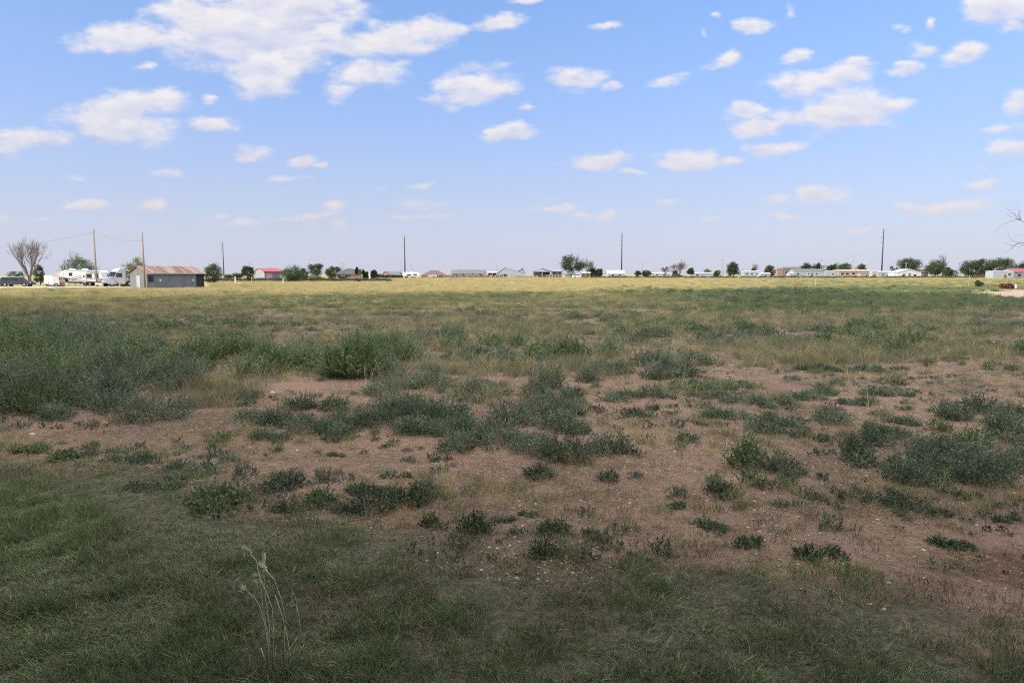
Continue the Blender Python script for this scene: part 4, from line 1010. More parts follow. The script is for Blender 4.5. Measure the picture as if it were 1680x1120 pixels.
part('door', MB().box(-W / 2 - .05, -W / 2 + .02, -.6, .5, 0, 1.95), paint('shed_door', (.36, .40, .43), .6, (.28, .31, .33), .6, 2), shed)
for u in (-.28, .30): part('vent', MB().box(u * W - .09, u * W + .09, -D / 2 - .07, -D / 2 + .01, 1.05, 1.4), M_trim, shed)

# barn with the red roof
rot = R(28); W, D, ctr = corner_place(434.5, 205, rot, 465, 416.5); z0 = tz(*ctr)
barn = thing('barn', 'grey metal barn with a bright red roof left of the large round bush', 'barn', (*ctr, z0), rot)
he = Z(445.5, 205) - z0; hr = Z(440.2, 210) - z0
part('walls', wallbox(MB(), W, D, he, hr, 'x'), M_greyw, barn); part('roof', roofgeo(MB(), W, D, he, hr, 'x', .3, .12), M_rred, barn)
part('fascia', MB().box(-W / 2 - .3, W / 2 + .3, -D / 2 - .35, -D / 2 - .32, he - .3, he - .03), M_rred, barn)
part('corner_trim', MB().box(-W / 2 - .03, -W / 2 + .25, -D / 2 - .03, -D / 2 + .1, 0, he - .1), M_rred, barn)
part('sliding_door', MB().box(-W * .1, W * .28, -D / 2 - .06, -D / 2 + .02, 0, he * .8), paint('dark_sheet_door', (.16, .17, .20), .5), barn)

house('house', 'small tan house with pinkish roof between the box trailer and the camper', 88, 110, 452, 443.5, 175, M_tan, paint('pink_shingle', (.42, .28, .24), .8), 7, wins=[(-.3, .5, 1, .9)])
house('house', 'brown brick house with a dark hip roof behind parked vehicles', 545, 593, 449.4, 440.8, 235, M_brick, M_rdark, 9, hip=4.2, wins=[(-.55, .5, 1.4, 1.2), (.05, .5, 1.6, 1.2), (.6, .5, 1.2, 1.2)], doors=[(-.2, 1, 2.1)])
house('house', 'small house with red gable left of the tall steel pole', 627, 656, 451.0, 446, 330, M_white, M_rgrey, 7, wins=[(-.2, .55, 1.2, 1), (.5, .55, 1.2, 1)], group=None)
h_ = house('house', 'tan house with wide brown roof behind the wooden fence', 693, 729, 450.6, 443.6, 330, M_tan, M_rbrown, 9, hip=3.6, wins=[(-.4, .5, 1.4, 1.1), (.3, .5, 1.4, 1.1)])
house('house', 'red gable-fronted house wing poking above the brush', 626, 638.5, 450.5, 445.6, 322, M_white, paint('red_shingle', (.40, .06, .06), .7), 5, axis='y', wins=[(0, .5, 1.1, 1)], over=.3)
house('shed', 'low white shed wall in front of the brown-roofed house', 702, 717, 453.0, 451.8, 280, M_cream, M_rwhite, 3, wins=[(.3, .5, .8, .6)], cat='shed', over=.15)
house('house', 'long pale house with dark grey roof and a dark awning behind the fence', 740, 796, 448.9, 442.9, 345, M_cream, M_rgrey, 9, wins=[(-.75, .6, 1.6, 1.2), (-.3, .6, 1.2, 1.2), (.75, .6, 1.6, 1.2)], doors=[(.3, 1, 2.1)])
h = bpy.data.objects[bpy.data.objects[-1].name] if False else None
house('barn', 'pale grey metal barn with a peaked front and a dark square doorway', 814.5, 861, 448.2, 439.3, 330, M_bluew, M_rwhite, 12, axis='y', apex=-.21, wins=[(-.42, .42, 2.0, 1.6)], cat='barn', over=.25, wmat=M_black)
house('house', 'bluish grey house with a dark gable right of the pale barn', 846, 862, 446.6, 440.2, 350, paint('slate_siding', (.34, .38, .45), .6), M_rdark, 8, axis='y', apex=.25, over=.3, wins=[(.2, .5, 1.0, .9)])
def open_shed(name, label, px0, px1, eave, ridge, Y, rm, D=6, axis='x', npost=4, back=None, cat='pavilion', th=.14, over=.35):
    xc = (X(px0, Y) + X(px1, Y)) / 2; W = X(px1, Y) - X(px0, Y) - 2 * over; z0 = tz(xc, Y); he = Z(eave, Y) - z0; hr = Z(ridge, Y) - z0
    r = thing(name, label, cat, (xc, Y + D / 2, z0)); part('roof', roofgeo(MB(), W, D, he, hr, axis, over, th), rm, r)
    for i in range(npost):
        for s in (-1, 1): part('post', MB().box(-W / 2 + W * i / (npost - 1) - .09, -W / 2 + W * i / (npost - 1) + .09, s * (D / 2 - .2) - .09, s * (D / 2 - .2) + .09, -.05, he - .05), M_postp, r)
    if back: part('back_wall', MB().box(-W / 2, W / 2, D / 2 - .08, D / 2, 0, he - .1), back, r)
    return r
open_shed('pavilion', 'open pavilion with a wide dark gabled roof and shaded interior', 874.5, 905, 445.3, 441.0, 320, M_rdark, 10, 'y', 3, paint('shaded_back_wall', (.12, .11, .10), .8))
open_shed('carport', 'flat-roofed white carport right of the dark pavilion', 905, 924, 444.8, 443.6, 325, M_rwhite, 6, 'x', 3, paint('carport_back', (.30, .33, .35), .7), 'carport')
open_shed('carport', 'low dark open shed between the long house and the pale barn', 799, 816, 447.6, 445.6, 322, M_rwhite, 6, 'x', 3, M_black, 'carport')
house('house', 'low pale house half hidden under the big dark tree', 926, 945, 450, 447.2, 300, M_cream, M_rwhite, 6, wins=[(.3, .5, 1, .8)])
open_shed('shed', 'small brown lean-to with a pale flat roof right of the big tree', 953.5, 969.5, 448.2, 446.6, 270, M_rwhite, 4, 'x', 3, M_fence, 'shed')
house('house', 'pale house with a light grey roof at the foot of the third steel pole', 996, 1026, 449, 443.4, 380, M_white, paint('pale_shingle', (.48, .46, .45), .8), 9, wins=[(-.4, .5, 1.3, 1), (.4, .5, 1.3, 1)])
house('warehouse', 'very long low pale building behind the small dark trees right of the bare tree', 1066, 1100, 449.2, 446.8, 560, M_bluew, M_rwhite, 12, wins=[(-.3, .5, 2, 1), (.4, .5, 2, 1)], cat='building')
house('warehouse', 'low pale wall-like building left of the wooden pole and dark tree', 1134, 1172, 448.9, 447.0, 430, M_bluew, M_rwhite, 9, wins=[(-.5, .5, 1.5, 1)], cat='building')
house('mobile_home', 'small white mobile home between dark bushes right of the dark rounded tree', 1219.5, 1247, 445.8, 444.2, 360, M_white, M_rwhite, 4.5, wins=[(-.6, .6, 1, .9), (0, .6, 1, .9), (.6, .6, 1, .9)], cat='mobile home', over=.1)
house('house', 'low white house wing in front of the brownish green bush', 1247, 1265, 449.2, 447.4, 345, M_white, M_rwhite, 5, wins=[(0, .5, 1.2, .7)])
xq = slab_at(1284, 1316, 437.0, 450, 370)
r = thing('building', 'tall brown flat-roofed building with a pale parapet behind the long mobile home', 'building', ((xq[0] + xq[1]) / 2, 372, tz((xq[0] + xq[1]) / 2, 372)))
w2 = (xq[1] - xq[0]) / 2; hh = Z(437, 370) - r.location.z
part('walls', MB().box(-w2, w2, -2, 6, -.05, hh - .9), paint('brown_stucco', (.20, .145, .12), .8, (.13, .10, .09), .6, .7), r); part('parapet', MB().box(-w2 - .15, w2 + .15, -2.15, 6.15, hh - .9, hh), M_greyw, r)
openings(r, [(-w2 * .7, hh * .45, 1.3, 1.5), (-.5, hh * .45, 1.3, 1.5), (w2 * .55, hh * .45, 1.3, 1.5)], [], -2)
house('mobile_home', 'long white mobile home with a dark grey roof, the longest on the right', 1302, 1352.5, 444.8, 441.5, 300, M_white, M_rgrey, 6, wins=[(-.75, .6, 1, .7), (-.05, .6, .7, .6), (.5, .6, 1, .7)], doors=[(.2, .9, 2)], cat='mobile home', over=.2)
house('mobile_home', 'plain white low annex at the right end of the long mobile home', 1353.3, 1371.8, 445.6, 444.6, 299, M_white, M_white, 5, wins=[(.4, .6, .8, .6)], cat='mobile home', over=.08)
house('shed', 'small white shed at the left end of the long mobile home', 1294.5, 1303, 448.6, 447.6, 296, M_white, M_rwhite, 3, doors=[(0, .8, 1.2)], cat='shed', over=.08)
house('house', 'tan building with three dark openings right of the long mobile home', 1375, 1431, 444.6, 442.4, 320, M_tan, paint('tan_roof', (.42, .34, .28), .8), 8, wins=[(-.8, .55, 1.4, 1), (-.5, .55, 1.4, 1), (-.12, .6, 1.4, .9)], wmat=M_black)
house('shed', 'low tan shed stepping down in front of the tan building', 1412, 1432, 448.4, 446.8, 300, M_tan, paint('tan_roof', None) if False else M_rgrey, 4, wins=[(0, .5, .9, .6)], cat='shed', over=.15)
house('shed', 'white upright box-like shed just left of the thickest steel pole', 1430.5, 1438.5, 445.6, 444.8, 290, M_white, M_white, 2.4, doors=[(0, .9, 1.6)], cat='shed', over=.05)
house('mobile_home', 'low grey white mobile home right of the thickest steel pole', 1440, 1471, 446.6, 445.0, 310, M_cream, M_rwhite, 4.5, wins=[(-.5, .55, 1, .8), (.1, .55, 1, .8), (.6, .55, 1, .8)], cat='mobile home', over=.1)
house('house', 'pale blue house with a broad low gable among the right-hand trees', 1472, 1512, 447.2, 441.5, 300, paint('pale_blue_siding', (.56, .62, .68), .6), paint('blue_grey_roof', (.40, .45, .50), .6), 8, axis='y', wins=[(-.5, .5, 1.2, .9), (.45, .5, 1.2, .9)], doors=[(0, 1, 2)], over=.3)
house('house', 'low house with a dark reddish roof behind the pale blue gabled house', 1500, 1524, 446.8, 442.2, 330, M_brick, M_rbrown, 7, wins=[(.5, .5, 1, .9)])
house('house', 'grey house corner half hidden in the dark trees at right', 1562, 1572, 448, 443.5, 330, M_greyw, M_rgrey, 6, axis='y', over=.2, wins=[(0, .4, .8, .8)])
house('mobile_home', 'white mobile home with grey panelled end before the dense dark trees at right', 1628.5, 1664, 445.2, 444.4, 245, M_white, M_rwhite, 4, wins=[(.55, .6, 1.1, .7)], doors=[(.15, .85, 1.4)], cat='mobile home', over=.08)
pn = MB(); rr = bpy.data.objects['mobile_home.003'] if 'mobile_home.003' in bpy.data.objects else None
house('house', 'white gabled house with a dark red roof at the right border', 1663.5, 1700, 446.2, 440.6, 248, M_white, paint('dark_red_roof', (.26, .05, .06), .6), 8, wins=[(-.6, .5, 1.2, .8)])

# board fence behind the field with pale posts
def fence(label, px0, px1, top, Y, n, m=M_fence):
    x0, x1 = X(px0, Y), X(px1, Y); z0 = tz((x0 + x1) / 2, Y); h = Z(top, Y) - z0
    r = thing('board_fence', label, 'fence', ((x0 + x1) / 2, Y, z0)); w2 = (x1 - x0) / 2; mb = MB(); k = int((x1 - x0) / .3); rg = random.Random(int(px0))
    for i in range(k):
        a = -w2 + 2 * w2 * i / k; mb.box(a + .01, a + 2 * w2 / k - .01, -.02, .02, .03, h - .1 + rg.uniform(-.05, .03))
    part('boards', mb, m, r)
    for i in range(n):
        a = -w2 + 2 * w2 * i / (n - 1); part('post', MB().box(a - .1, a + .1, -.16, -.03, -.05, h), M_postp, r)
    return r
fence('brown board fence with pale posts from the brown-roofed house to the long house', 691, 805, 450.6, 282, 13)
fence('shorter brown board fence in front of the pale metal barn', 806, 833, 451.0, 281, 5)
fence('low faded fence running from the pale barn to the dark pavilion', 848, 882, 452.0, 283, 6, paint('faded_boards', (.32, .25, .22), .85, (.24, .18, .16), .6, 2))
fence('dark board fence under the flat-roofed white carport', 896, 922, 450.0, 290, 6)
for (a, b, lab, m) in ((833, 838.5, 'white square tank standing before the pale metal barn', M_white), (839.5, 847.5, 'dark panelled bin between the white tank and the faded fence', M_greyw)):
    x0, x1, zz0, zz1 = slab_at(a, b, 450.3, 456, 276); r = thing('storage_bin', lab, 'bin', ((x0 + x1) / 2, 276, tz(x0, 276)), 0, None)
    h = zz1 - r.location.z; w2 = (x1 - x0) / 2; h = Z(450.3, 276) - r.location.z
    part('body', MB().box(-w2, w2, -.5, .5, 0, h), m, r); part('lid', MB().box(-w2 - .05, w2 + .05, -.55, .55, h, h + .08), m, r)
# stone pillar and rubble in front of the dark-roofed house
r = thing('stone_pillar', 'pale stone pillar beside the cypresses by the dark-roofed house', 'pillar', (X(593, 215), 215, tz(X(593, 215), 215)))
h = Z(451, 215) - r.location.z
part('shaft', MB().box(-.35, .35, -.35, .35, -.05, h - .15), paint('pale_masonry', (.50, .43, .36), .9, (.38, .32, .27), .6, 2), r); part('cap', MB().box(-.45, .45, -.45, .45, h - .15, h), M_postp, r)
# water towers far behind
for (px, top, lab, tk) in ((1396, 426, 'white water tower with a wide tank far behind the tan building', 1), (1420.5, 427, 'slim white standpipe tower right of the wide-topped water tower', 0)):
    Y = 900; x = X(px, Y); z0 = tz(x, Y); h = Z(top, Y) - z0
    r = thing('water_tower', lab, 'water tower', (x, Y, z0))
    if tk:
        part('tank', MB().cyl((0, 0, h - 2.6), (0, 0, h - .5), 1.7, 1.7, 16).cyl((0, 0, h - .5), (0, 0, h), 1.7, .3, 16).cyl((0, 0, h - 3.3), (0, 0, h - 2.6), .6, 1.7, 16), M_white, r)
        part('stem', MB().cyl((0, 0, 0), (0, 0, h - 3.3), .75, .6, 12), M_white, r)
    else:
        part('tank', MB().cyl((0, 0, 0), (0, 0, h - .8), 1.0, 1.0, 16), M_white, r); part('dome', MB().cyl((0, 0, h - .8), (0, 0, h), 1.05, .3, 16), M_white, r)

# ------------------------------------------------------------------ vehicles
def wheel(parent, x, y, r, w=.24, hub=.6):
    t = part('wheel', MB().cyl((x, y - w / 2, r), (x, y + w / 2, r), r, r, 18), M_rubber, parent)
    s = -1 if y < 0 else 1
    part('rim', MB().cyl((x, y + s * w * .30, r), (x, y + s * (w / 2 + .012), r), r * hub, r * hub * .9, 14), M_rim, t); return t
def loft(mb, prof_lo, prof_hi, w_lo, w_hi):
    """two matching x,z profiles joined: body sides lean in from w_lo to w_hi"""
    n = len(prof_lo)
    v = [(p[0], -w_lo / 2, p[1]) for p in prof_lo] + [(p[0], -w_hi / 2, p[1]) for p in prof_hi] + [(p[0], w_hi / 2, p[1]) for p in prof_hi] + [(p[0], w_lo / 2, p[1]) for p in prof_lo]
    f = [tuple(range(3 * n, 4 * n)), tuple(range(n - 1, -1, -1))]
    for k in range(3):
        for i in range(n - 1): f.append((k * n + i, k * n + i + 1, (k + 1) * n + i + 1, (k + 1) * n + i))
        f.append((k * n + n - 1, k * n, (k + 1) * n, (k + 1) * n + n - 1))
    return mb.add(v, f)
M_headl = paint('headlight_glass', (.75, .76, .78), .15); M_taill = paint('tail_light', (.40, .02, .02), .3)
def car(name, label, px, Y, m, rot=0, L=4.6, h=1.6, kind='suv', group='parked vehicles', roofm=None):
    x = X(px, Y); r = thing(name, label, {'suv': 'car', 'pickup': 'pickup truck', 'van': 'van'}[kind], (x, Y, tz(x, Y)), rot, group); w = 1.85; hl = L / 2
    b = MB().prism([(-hl, .35), (hl, .35), (hl + .03, .62), (hl - .08, .86), (hl - 1.15, .98), (-hl + .08, 1.02), (-hl, .7)], -w / 2, w / 2)
    part('body', b, m, r)
    x0, x1 = {'suv': (-hl + .1, hl - 1.2), 'pickup': (-.55, hl - 1.35), 'van': (-hl + .06, hl - .75)}[kind]
    g = MB(); base = .99
    g.add([(x0, -w * .47, base), (x1, -w * .47, base), (x1, w * .47, base), (x0, w * .47, base), (x0 + .22, -w * .39, h - .06), (x1 - .65, -w * .39, h - .06), (x1 - .65, w * .39, h - .06), (x0 + .22, w * .39, h - .06)],
          [(0, 3, 2, 1), (4, 5, 6, 7), (0, 1, 5, 4), (1, 2, 6, 5), (2, 3, 7, 6), (3, 0, 4, 7)])
    part('windows', g, M_glass, r)
    part('roof', MB().box(x0 + .18, x1 - .6, -w * .395, w * .395, h - .06, h, .04), roofm or m, r)
    pl_ = MB()
    for s in (-1, 1):
        for q in (x0 + .12, (x0 + x1) / 2 - .15, x1 - .36): pl_.cyl((q, s * w * .472, base), (q + (.12 if q < x1 - 1 else -.3), s * w * .392, h - .05), .04, .04, 5)
    part('pillars', pl_, m, r)
    if kind == 'pickup': part('bed', MB().box(-hl + .1, -.6, -w * .46, w * .46, 1.021, 1.12), m, r)
    for xx in (-hl + .85, hl - .9):
        for s in (-1, 1): wheel(r, xx, s * (w / 2 - .1), .35)
    for s in (-1, 1):
        part('headlight', MB().box(hl - .1, hl + .05, s * .72 - .16, s * .72 + .16, .66, .8), M_headl, r); part('tail_light', MB().box(-hl - .02, -hl + .1, s * .75 - .1, s * .75 + .1, .7, .92), M_taill, r)
    part('bumper', MB().box(hl - .05, hl + .1, -w * .46, w * .46, .36, .54), M_black, r)
    return r
P_dark = paint('dark_grey_paint', (.045, .05, .06), .3, (.06, .065, .075), .4, 2); P_silver = paint('silver_paint', (.45, .47, .49), .3, (.38, .4, .42), .3, 2); P_white = paint('white_paint', (.74, .74, .74), .35, (.66, .66, .65), .35, 1)
P_black = paint('black_paint', (.02, .02, .022), .3)
car('parked_car', 'dark long car with a silver roof beside the bare tree', 29, 121, P_dark, R(6), 4.9, 1.72, 'suv', roofm=P_silver)
car('parked_car', 'dark car with a pale roof cut by the left border', 3, 126, P_dark, R(150), 4.5, 1.6, 'suv', roofm=P_white)
car('parked_car', 'white vehicle half hidden behind the large round bush', 499.5, 195, P_white, R(100), 4.6, 2.0, 'van')
car('parked_car', 'dark pickup truck in front of the brown brick house', 571, 205, P_black, R(8), 5.0, 1.7, 'pickup')
car('parked_car', 'orange tan car in front of the brown brick house, right of the dark pickup', 582, 204, paint('tan_paint', (.42, .24, .14), .35), R(170), 4.2, 1.5, 'suv')
car('parked_car', 'dark car in the shade under the bare tree on the horizon', 1112.5, 330, P_dark, R(12), 4.6, 1.6, 'suv')
car('parked_car', 'white car beside the low pale house under the big dark tree', 948, 280, P_white, R(10), 4.5, 1.5, 'suv')

# fifth wheel camper
def camper(label, px0, px1, top, Y, small=False):
    x0, x1 = X(px0, Y), X(px1, Y); L = x1 - x0; xc = (x0 + x1) / 2; z0 = tz(xc, Y); h = Z(top, Y) - z0; w = 2.45; hl = L / 2
    r = thing('camper', label, 'camper', (xc, Y + w / 2, z0), 0, None)
    fl = .78
    prof = [(-hl + .22 * L, fl), (hl - .05, fl), (hl, fl + .3), (hl - .02, h - .45), (hl - .35, h - .12), (-hl + .17 * L, h), (-hl + .06 * L, h - .25), (-hl + .01 * L, h - .75), (-hl, fl + .95), (-hl + .05 * L, fl + .72), (-hl + .19 * L, fl + .68)]
    if small: prof = [(-hl + .05 * L, .55), (hl - .05 * L, .55), (hl, .9), (hl - .01 * L, h - .5), (hl - .06 * L, h - .08), (-hl + .10 * L, h), (-hl + .02 * L, h - .35), (-hl, 1.0)]
    part('body', MB().prism(prof, -w / 2, w / 2), P_white, r)
    if not small:
        part('underside', MB().prism([(-hl + .04 * L, fl + .70), (-hl + .20 * L, fl + .66), (-hl + .21 * L, fl - .05), (-hl + .17 * L, fl + .25)], -w / 2 + .03, w / 2 - .03), M_black, r)
        part('skirt', MB().box(-hl + .22 * L, hl - .1, -w / 2 + .04, w / 2 - .04, fl - .25, fl), M_black, r)
        for s in (-1, 1): part('landing_leg', MB().cyl((-hl + .19 * L, s * .9, -.02), (-hl + .19 * L, s * .9, fl + .66), .06, .06, 6), M_galv, r)
        part('hitch', MB().box(-hl + .06 * L, -hl + .14 * L, -.3, .3, fl - .1, fl + .70), M_black, r)
    y = -w / 2
    U = lambda px: X(px, Y) - xc
    def win(a, b, t, bb):
        zt, zb = Z(t, Y) - z0, Z(bb, Y) - z0; o = part('window', MB().box(U(a), U(b), y - .03, y + .03, zb, zt), M_glass, r)
        f = MB(); t_ = .05
        f.box(U(a) - t_, U(b) + t_, y - .04, y + .02, zt, zt + t_).box(U(a) - t_, U(b) + t_, y - .04, y + .02, zb - t_, zb).box(U(a) - t_, U(a), y - .038, y + .018, zb, zt).box(U(b), U(b) + t_, y - .038, y + .018, zb, zt)
        part('frame', f, P_black, o)
    def strip(pts, th):
        mb = MB(); v = []
        for (px, py) in pts: v += [(U(px), y - .012, Z(py, Y) - z0 - th), (U(px), y - .012, Z(py, Y) - z0 + th)]
        v += [(a, y + .004, c) for a, _, c in v]; n = len(pts)
        f = [(2 * i, 2 * i + 2, 2 * i + 3, 2 * i + 1) for i in range(n - 1)] + [(2 * n + 2 * i + 1, 2 * n + 2 * i + 3, 2 * n + 2 * i + 2, 2 * n + 2 * i) for i in range(n - 1)]
        f += [(2 * i + 1, 2 * i + 3, 2 * n + 2 * i + 3, 2 * n + 2 * i + 1) for i in range(n - 1)]
        part('stripe', mb.add(v, f), paint('grey_decal', (.13, .14, .16), .5), r)
    if small:
        win(668, 674, 450.2, 452); win(664.5, 669.5, 453.4, 455.6); win(678.5, 683.5, 449.6, 451.2); strip([(664, 451.8), (670, 452.4), (680, 451.6), (686, 452.8)], .06)
        wheel(r, 0.4, -w / 2 + .1, .36); wheel(r, 1.2, -w / 2 + .1, .36); wheel(r, .4, w / 2 - .1, .36); wheel(r, 1.2, w / 2 - .1, .36)
        part('air_conditioner', MB().box(-.4, .5, -.4, .4, h - .02, h + .25, .08), P_white, r); return r
    win(114, 118.5, 447.8, 452); win(143, 150.5, 449.5, 455.5); win(156.5, 161.5, 449.4, 455.4)
    d = part('door', MB().box(U(136), U(141.2), y - .09, y + .01, fl - .12, Z(449, Y) - z0), P_white, r)
    part('window', MB().box(U(137.3), U(139.6), y - .10, y - .05, Z(455.4, Y) - z0, Z(451.6, Y) - z0), M_glass, d); part('handle', MB().box(U(140.4), U(140.8), y - .12, y - .08, fl + .6, fl + .75), M_galv, d)
    strip([(105.5, 446.5), (104.6, 450), (105, 454), (107, 457.5)], .045); strip([(107, 458), (113, 457.6), (120, 456), (127, 453.4), (133, 452.6)], .05); strip([(118, 459.5), (124, 457.5), (130, 456.2), (135.5, 456)], .07); strip([(143, 458.2), (150, 457.6), (158, 457.9), (165.5, 456.8)], .05)
    strip([(107, 445.5), (120, 443.8), (135, 444.2), (150, 445.2), (160, 445.6)], .03)
    for q in (-.28, .02): part('air_conditioner', MB().box(q * L - .45, q * L + .45, -.4, .4, h - .06, h + .24, .1), P_white, r)
    part('awning', MB().cyl((U(143), y - .12, h - .38), (U(164), y - .12, h - .38), .07, .07, 8), M_greyw, r)
    for q in (.10 * L, .10 * L + .85):
        for s in (-1, 1): wheel(r, q, s * (w / 2 - .12), .38)
    part('step', MB().box(U(136), U(141), y - .4, y - .05, .32, .38), P_black, r)
    return r
camper('long white fifth wheel camper with dark swoosh stripes behind the wooden utility pole', 97.5, 167.5, 442.6, 127)
camper('small white travel trailer on the field edge at the foot of the tall steel pole', 660, 688, 446.2, 262, True)

# white box trailer
rot = R(38); W, D, ctr = corner_place(86, 117, rot, 96.5, 71.5); z0 = tz(*ctr); h = Z(452.3, 117) - z0
r = thing('box_trailer', 'plain white box trailer standing left of the fifth wheel camper', 'trailer', (*ctr, z0), rot)
part('body', MB().box(-W / 2, W / 2, -D / 2, D / 2, .38, h), P_white, r); part('roof_trim', MB().box(-W / 2 - .02, W / 2 + .02, -D / 2 - .02, D / 2 + .02, h, h + .05), M_galv, r)
part('chassis', MB().box(-W / 2 + .05, W / 2 - .05, -D / 2 + .05, D / 2 - .05, .26, .38), P_black, r)
for s in (-1, 1): wheel(r, 0, s * (D / 2 - .05), .32)
part('tongue', MB().box(W / 2, W / 2 + .9, -.06, .06, .3, .38), P_black, r)
# reddish gear left in front of the camper hitch
r = thing('hay_bale', 'small reddish brown stack of boards below the camper front', 'stack', (X(101, 119), 119, tz(X(101, 119), 119))); r.name = 'board_stack'
for k in range(5): part('board', MB().box(-.42 + .02 * k, .42 - .015 * k, -.3, .3, .17 * k, .17 * k + .15), paint('reddish_wood', (.26, .11, .08), .8, (.18, .08, .06), .6, 3), r)

# highway tractors
def tractor(label, px, Y, rot, hgt, bodym):
    x = X(px, Y); r = thing('truck_tractor', label, 'truck', (x, Y, tz(x, Y)), rot, 'white truck tractors by the shed'); w = 2.3
    part('chassis', MB().box(-3.2, 2.9, -.45, .45, .55, .85), P_black, r)
    cab = MB().prism([(-1.1, .75), (.75, .75), (.80, 1.55), (.35, hgt - .12), (.1, hgt), (-1.1, hgt + .02)], -w / 2, w / 2); part('cab', cab, bodym, r)
    part('hood', MB().add([(.76, -.85, .7), (2.75, -.72, .62), (2.75, .72, .62), (.76, .85, .7), (.78, -.82, 1.72), (2.62, -.62, 1.42), (2.62, .62, 1.42), (.78, .82, 1.72)],
                          [(0, 3, 2, 1), (4, 5, 6, 7), (0, 1, 5, 4), (1, 2, 6, 5), (2, 3, 7, 6), (3, 0, 4, 7)]), bodym, r)
    for s in (-1, 1):
        part('windshield', MB().add([(.80 + .005, s * .06, 1.75), (.80 + .005, s * 1.02, 1.75), (.42, s * .95, hgt - .22), (.42, s * .06, hgt - .22), (.72, s * .06, 1.75), (.72, s * 1.02, 1.75), (.34, s * .95, hgt - .22), (.34, s * .06, hgt - .22)],
                                  [(0, 1, 2, 3), (7, 6, 5, 4), (0, 4, 5, 1), (1, 5, 6, 2), (2, 6, 7, 3), (3, 7, 4, 0)]), M_glass, r)
        part('side_window', MB().box(-.55, .35, s * w / 2 - .02, s * w / 2 + .02, 1.65, hgt - .35), M_glass, r)
        f = MB()
        pts = [(1.15 + .75 * math.cos(a), .62 + .62 * math.sin(a)) for a in np.linspace(math.pi * .95, 0, 9)]
        f.prism(pts + [(1.9, .5), (.4, .5)], s * .75 if s > 0 else -1.15, 1.15 if s > 0 else -.75); part('fender', f, bodym, r)
        wheel(r, 1.25, s * .98, .5, .28, .55)
        for q in (-1.75, -2.95): wheel(r, q, s * .92, .5, .5, .5)
        h_ = part('headlight', MB().box(2.5, 2.8, s * .9 - .14, s * .9 + .14, .85, 1.1), M_headl, r)
        part('exhaust_stack', MB().cyl((-1.25, s * 1.0, .8), (-1.25, s * 1.0, hgt + .5), .08, .08, 8), M_galv, r)
        m_ = part('mirror', MB().box(.55, .65, s * 1.35 - .1, s * 1.35 + .1, 1.7, 2.3), P_black, r); part('mirror_arm', MB().cyl((.6, s * 1.15, 2.2), (.6, s * 1.35, 2.2), .02, .02, 5), M_galv, m_)
        part('fuel_tank', MB().cyl((-1.0, s * .95, .62), (.2, s * .95, .62), .3, .3, 12), M_galv, r)
    g = MB().box(2.74, 2.80, -.55, .55, .72, 1.40)
    gr_ = part('grille', g, P_black, r); b = MB()
    for i in range(8): b.box(2.80, 2.83, -.52 + i * .14, -.47 + i * .14, .74, 1.38)
    part('bars', b, M_galv, gr_)
    part('bumper', MB().box(2.7, 3.0, -1.15, 1.15, .35, .66), M_galv, r); part('sun_visor', MB().box(.3, .75, -1.0, 1.0, hgt - .22, hgt - .14), P_black, r)
    part('roof_fairing', MB().prism([(-1.05, hgt + .025), (.05, hgt + .005), (-.35, hgt + .42), (-1.05, hgt + .55)], -1.0, 1.0), bodym, r)
    return r
tractor('silver white truck tractor with its hood towards the field, left of the shed', 190, 121, R(-122), 2.72, P_silver)
tractor('taller white truck tractor with barred grille half behind the shed corner', 207, 128, R(-104), 2.95, P_white)

# ------------------------------------------------------------------ trees, shrubs
bare_tree('bare_tree', 'large leafless tree spreading wide beside the parked dark car', 48, 392.5, 122, 3, 25, depth=4, first=8, spread=.34, up=.2)
bare_tree('bare_tree', 'small leafless tree on the horizon standing over a dark car', 1114.5, 428, 390, 5, 14, depth=4, first=6)
bare_tree('bare_tree', 'low grey leafless shrub left of the horizon tree over the dark car', 1092, 437, 400, 8, 9, depth=3, first=6)
bare_tree('bare_tree', 'thin leafless tree behind the small white mobile home', 1237, 432.5, 400, 9, 7, depth=3, first=5)
bare_tree('bare_tree', 'leafless tree with dead branches just right of the big dark tree', 965, 425, 330, 12, 8, depth=4, first=5)
bare_tree('bare_tree', 'leafless dead top standing out of the dark spreading trees at right', 1546, 416, 330, 14, 9, depth=3, first=4)
bare_tree('bare_tree', 'faint leafless tree behind the leafy tree at the camper', 123, 412, 170, 15, 12, depth=3, first=5)
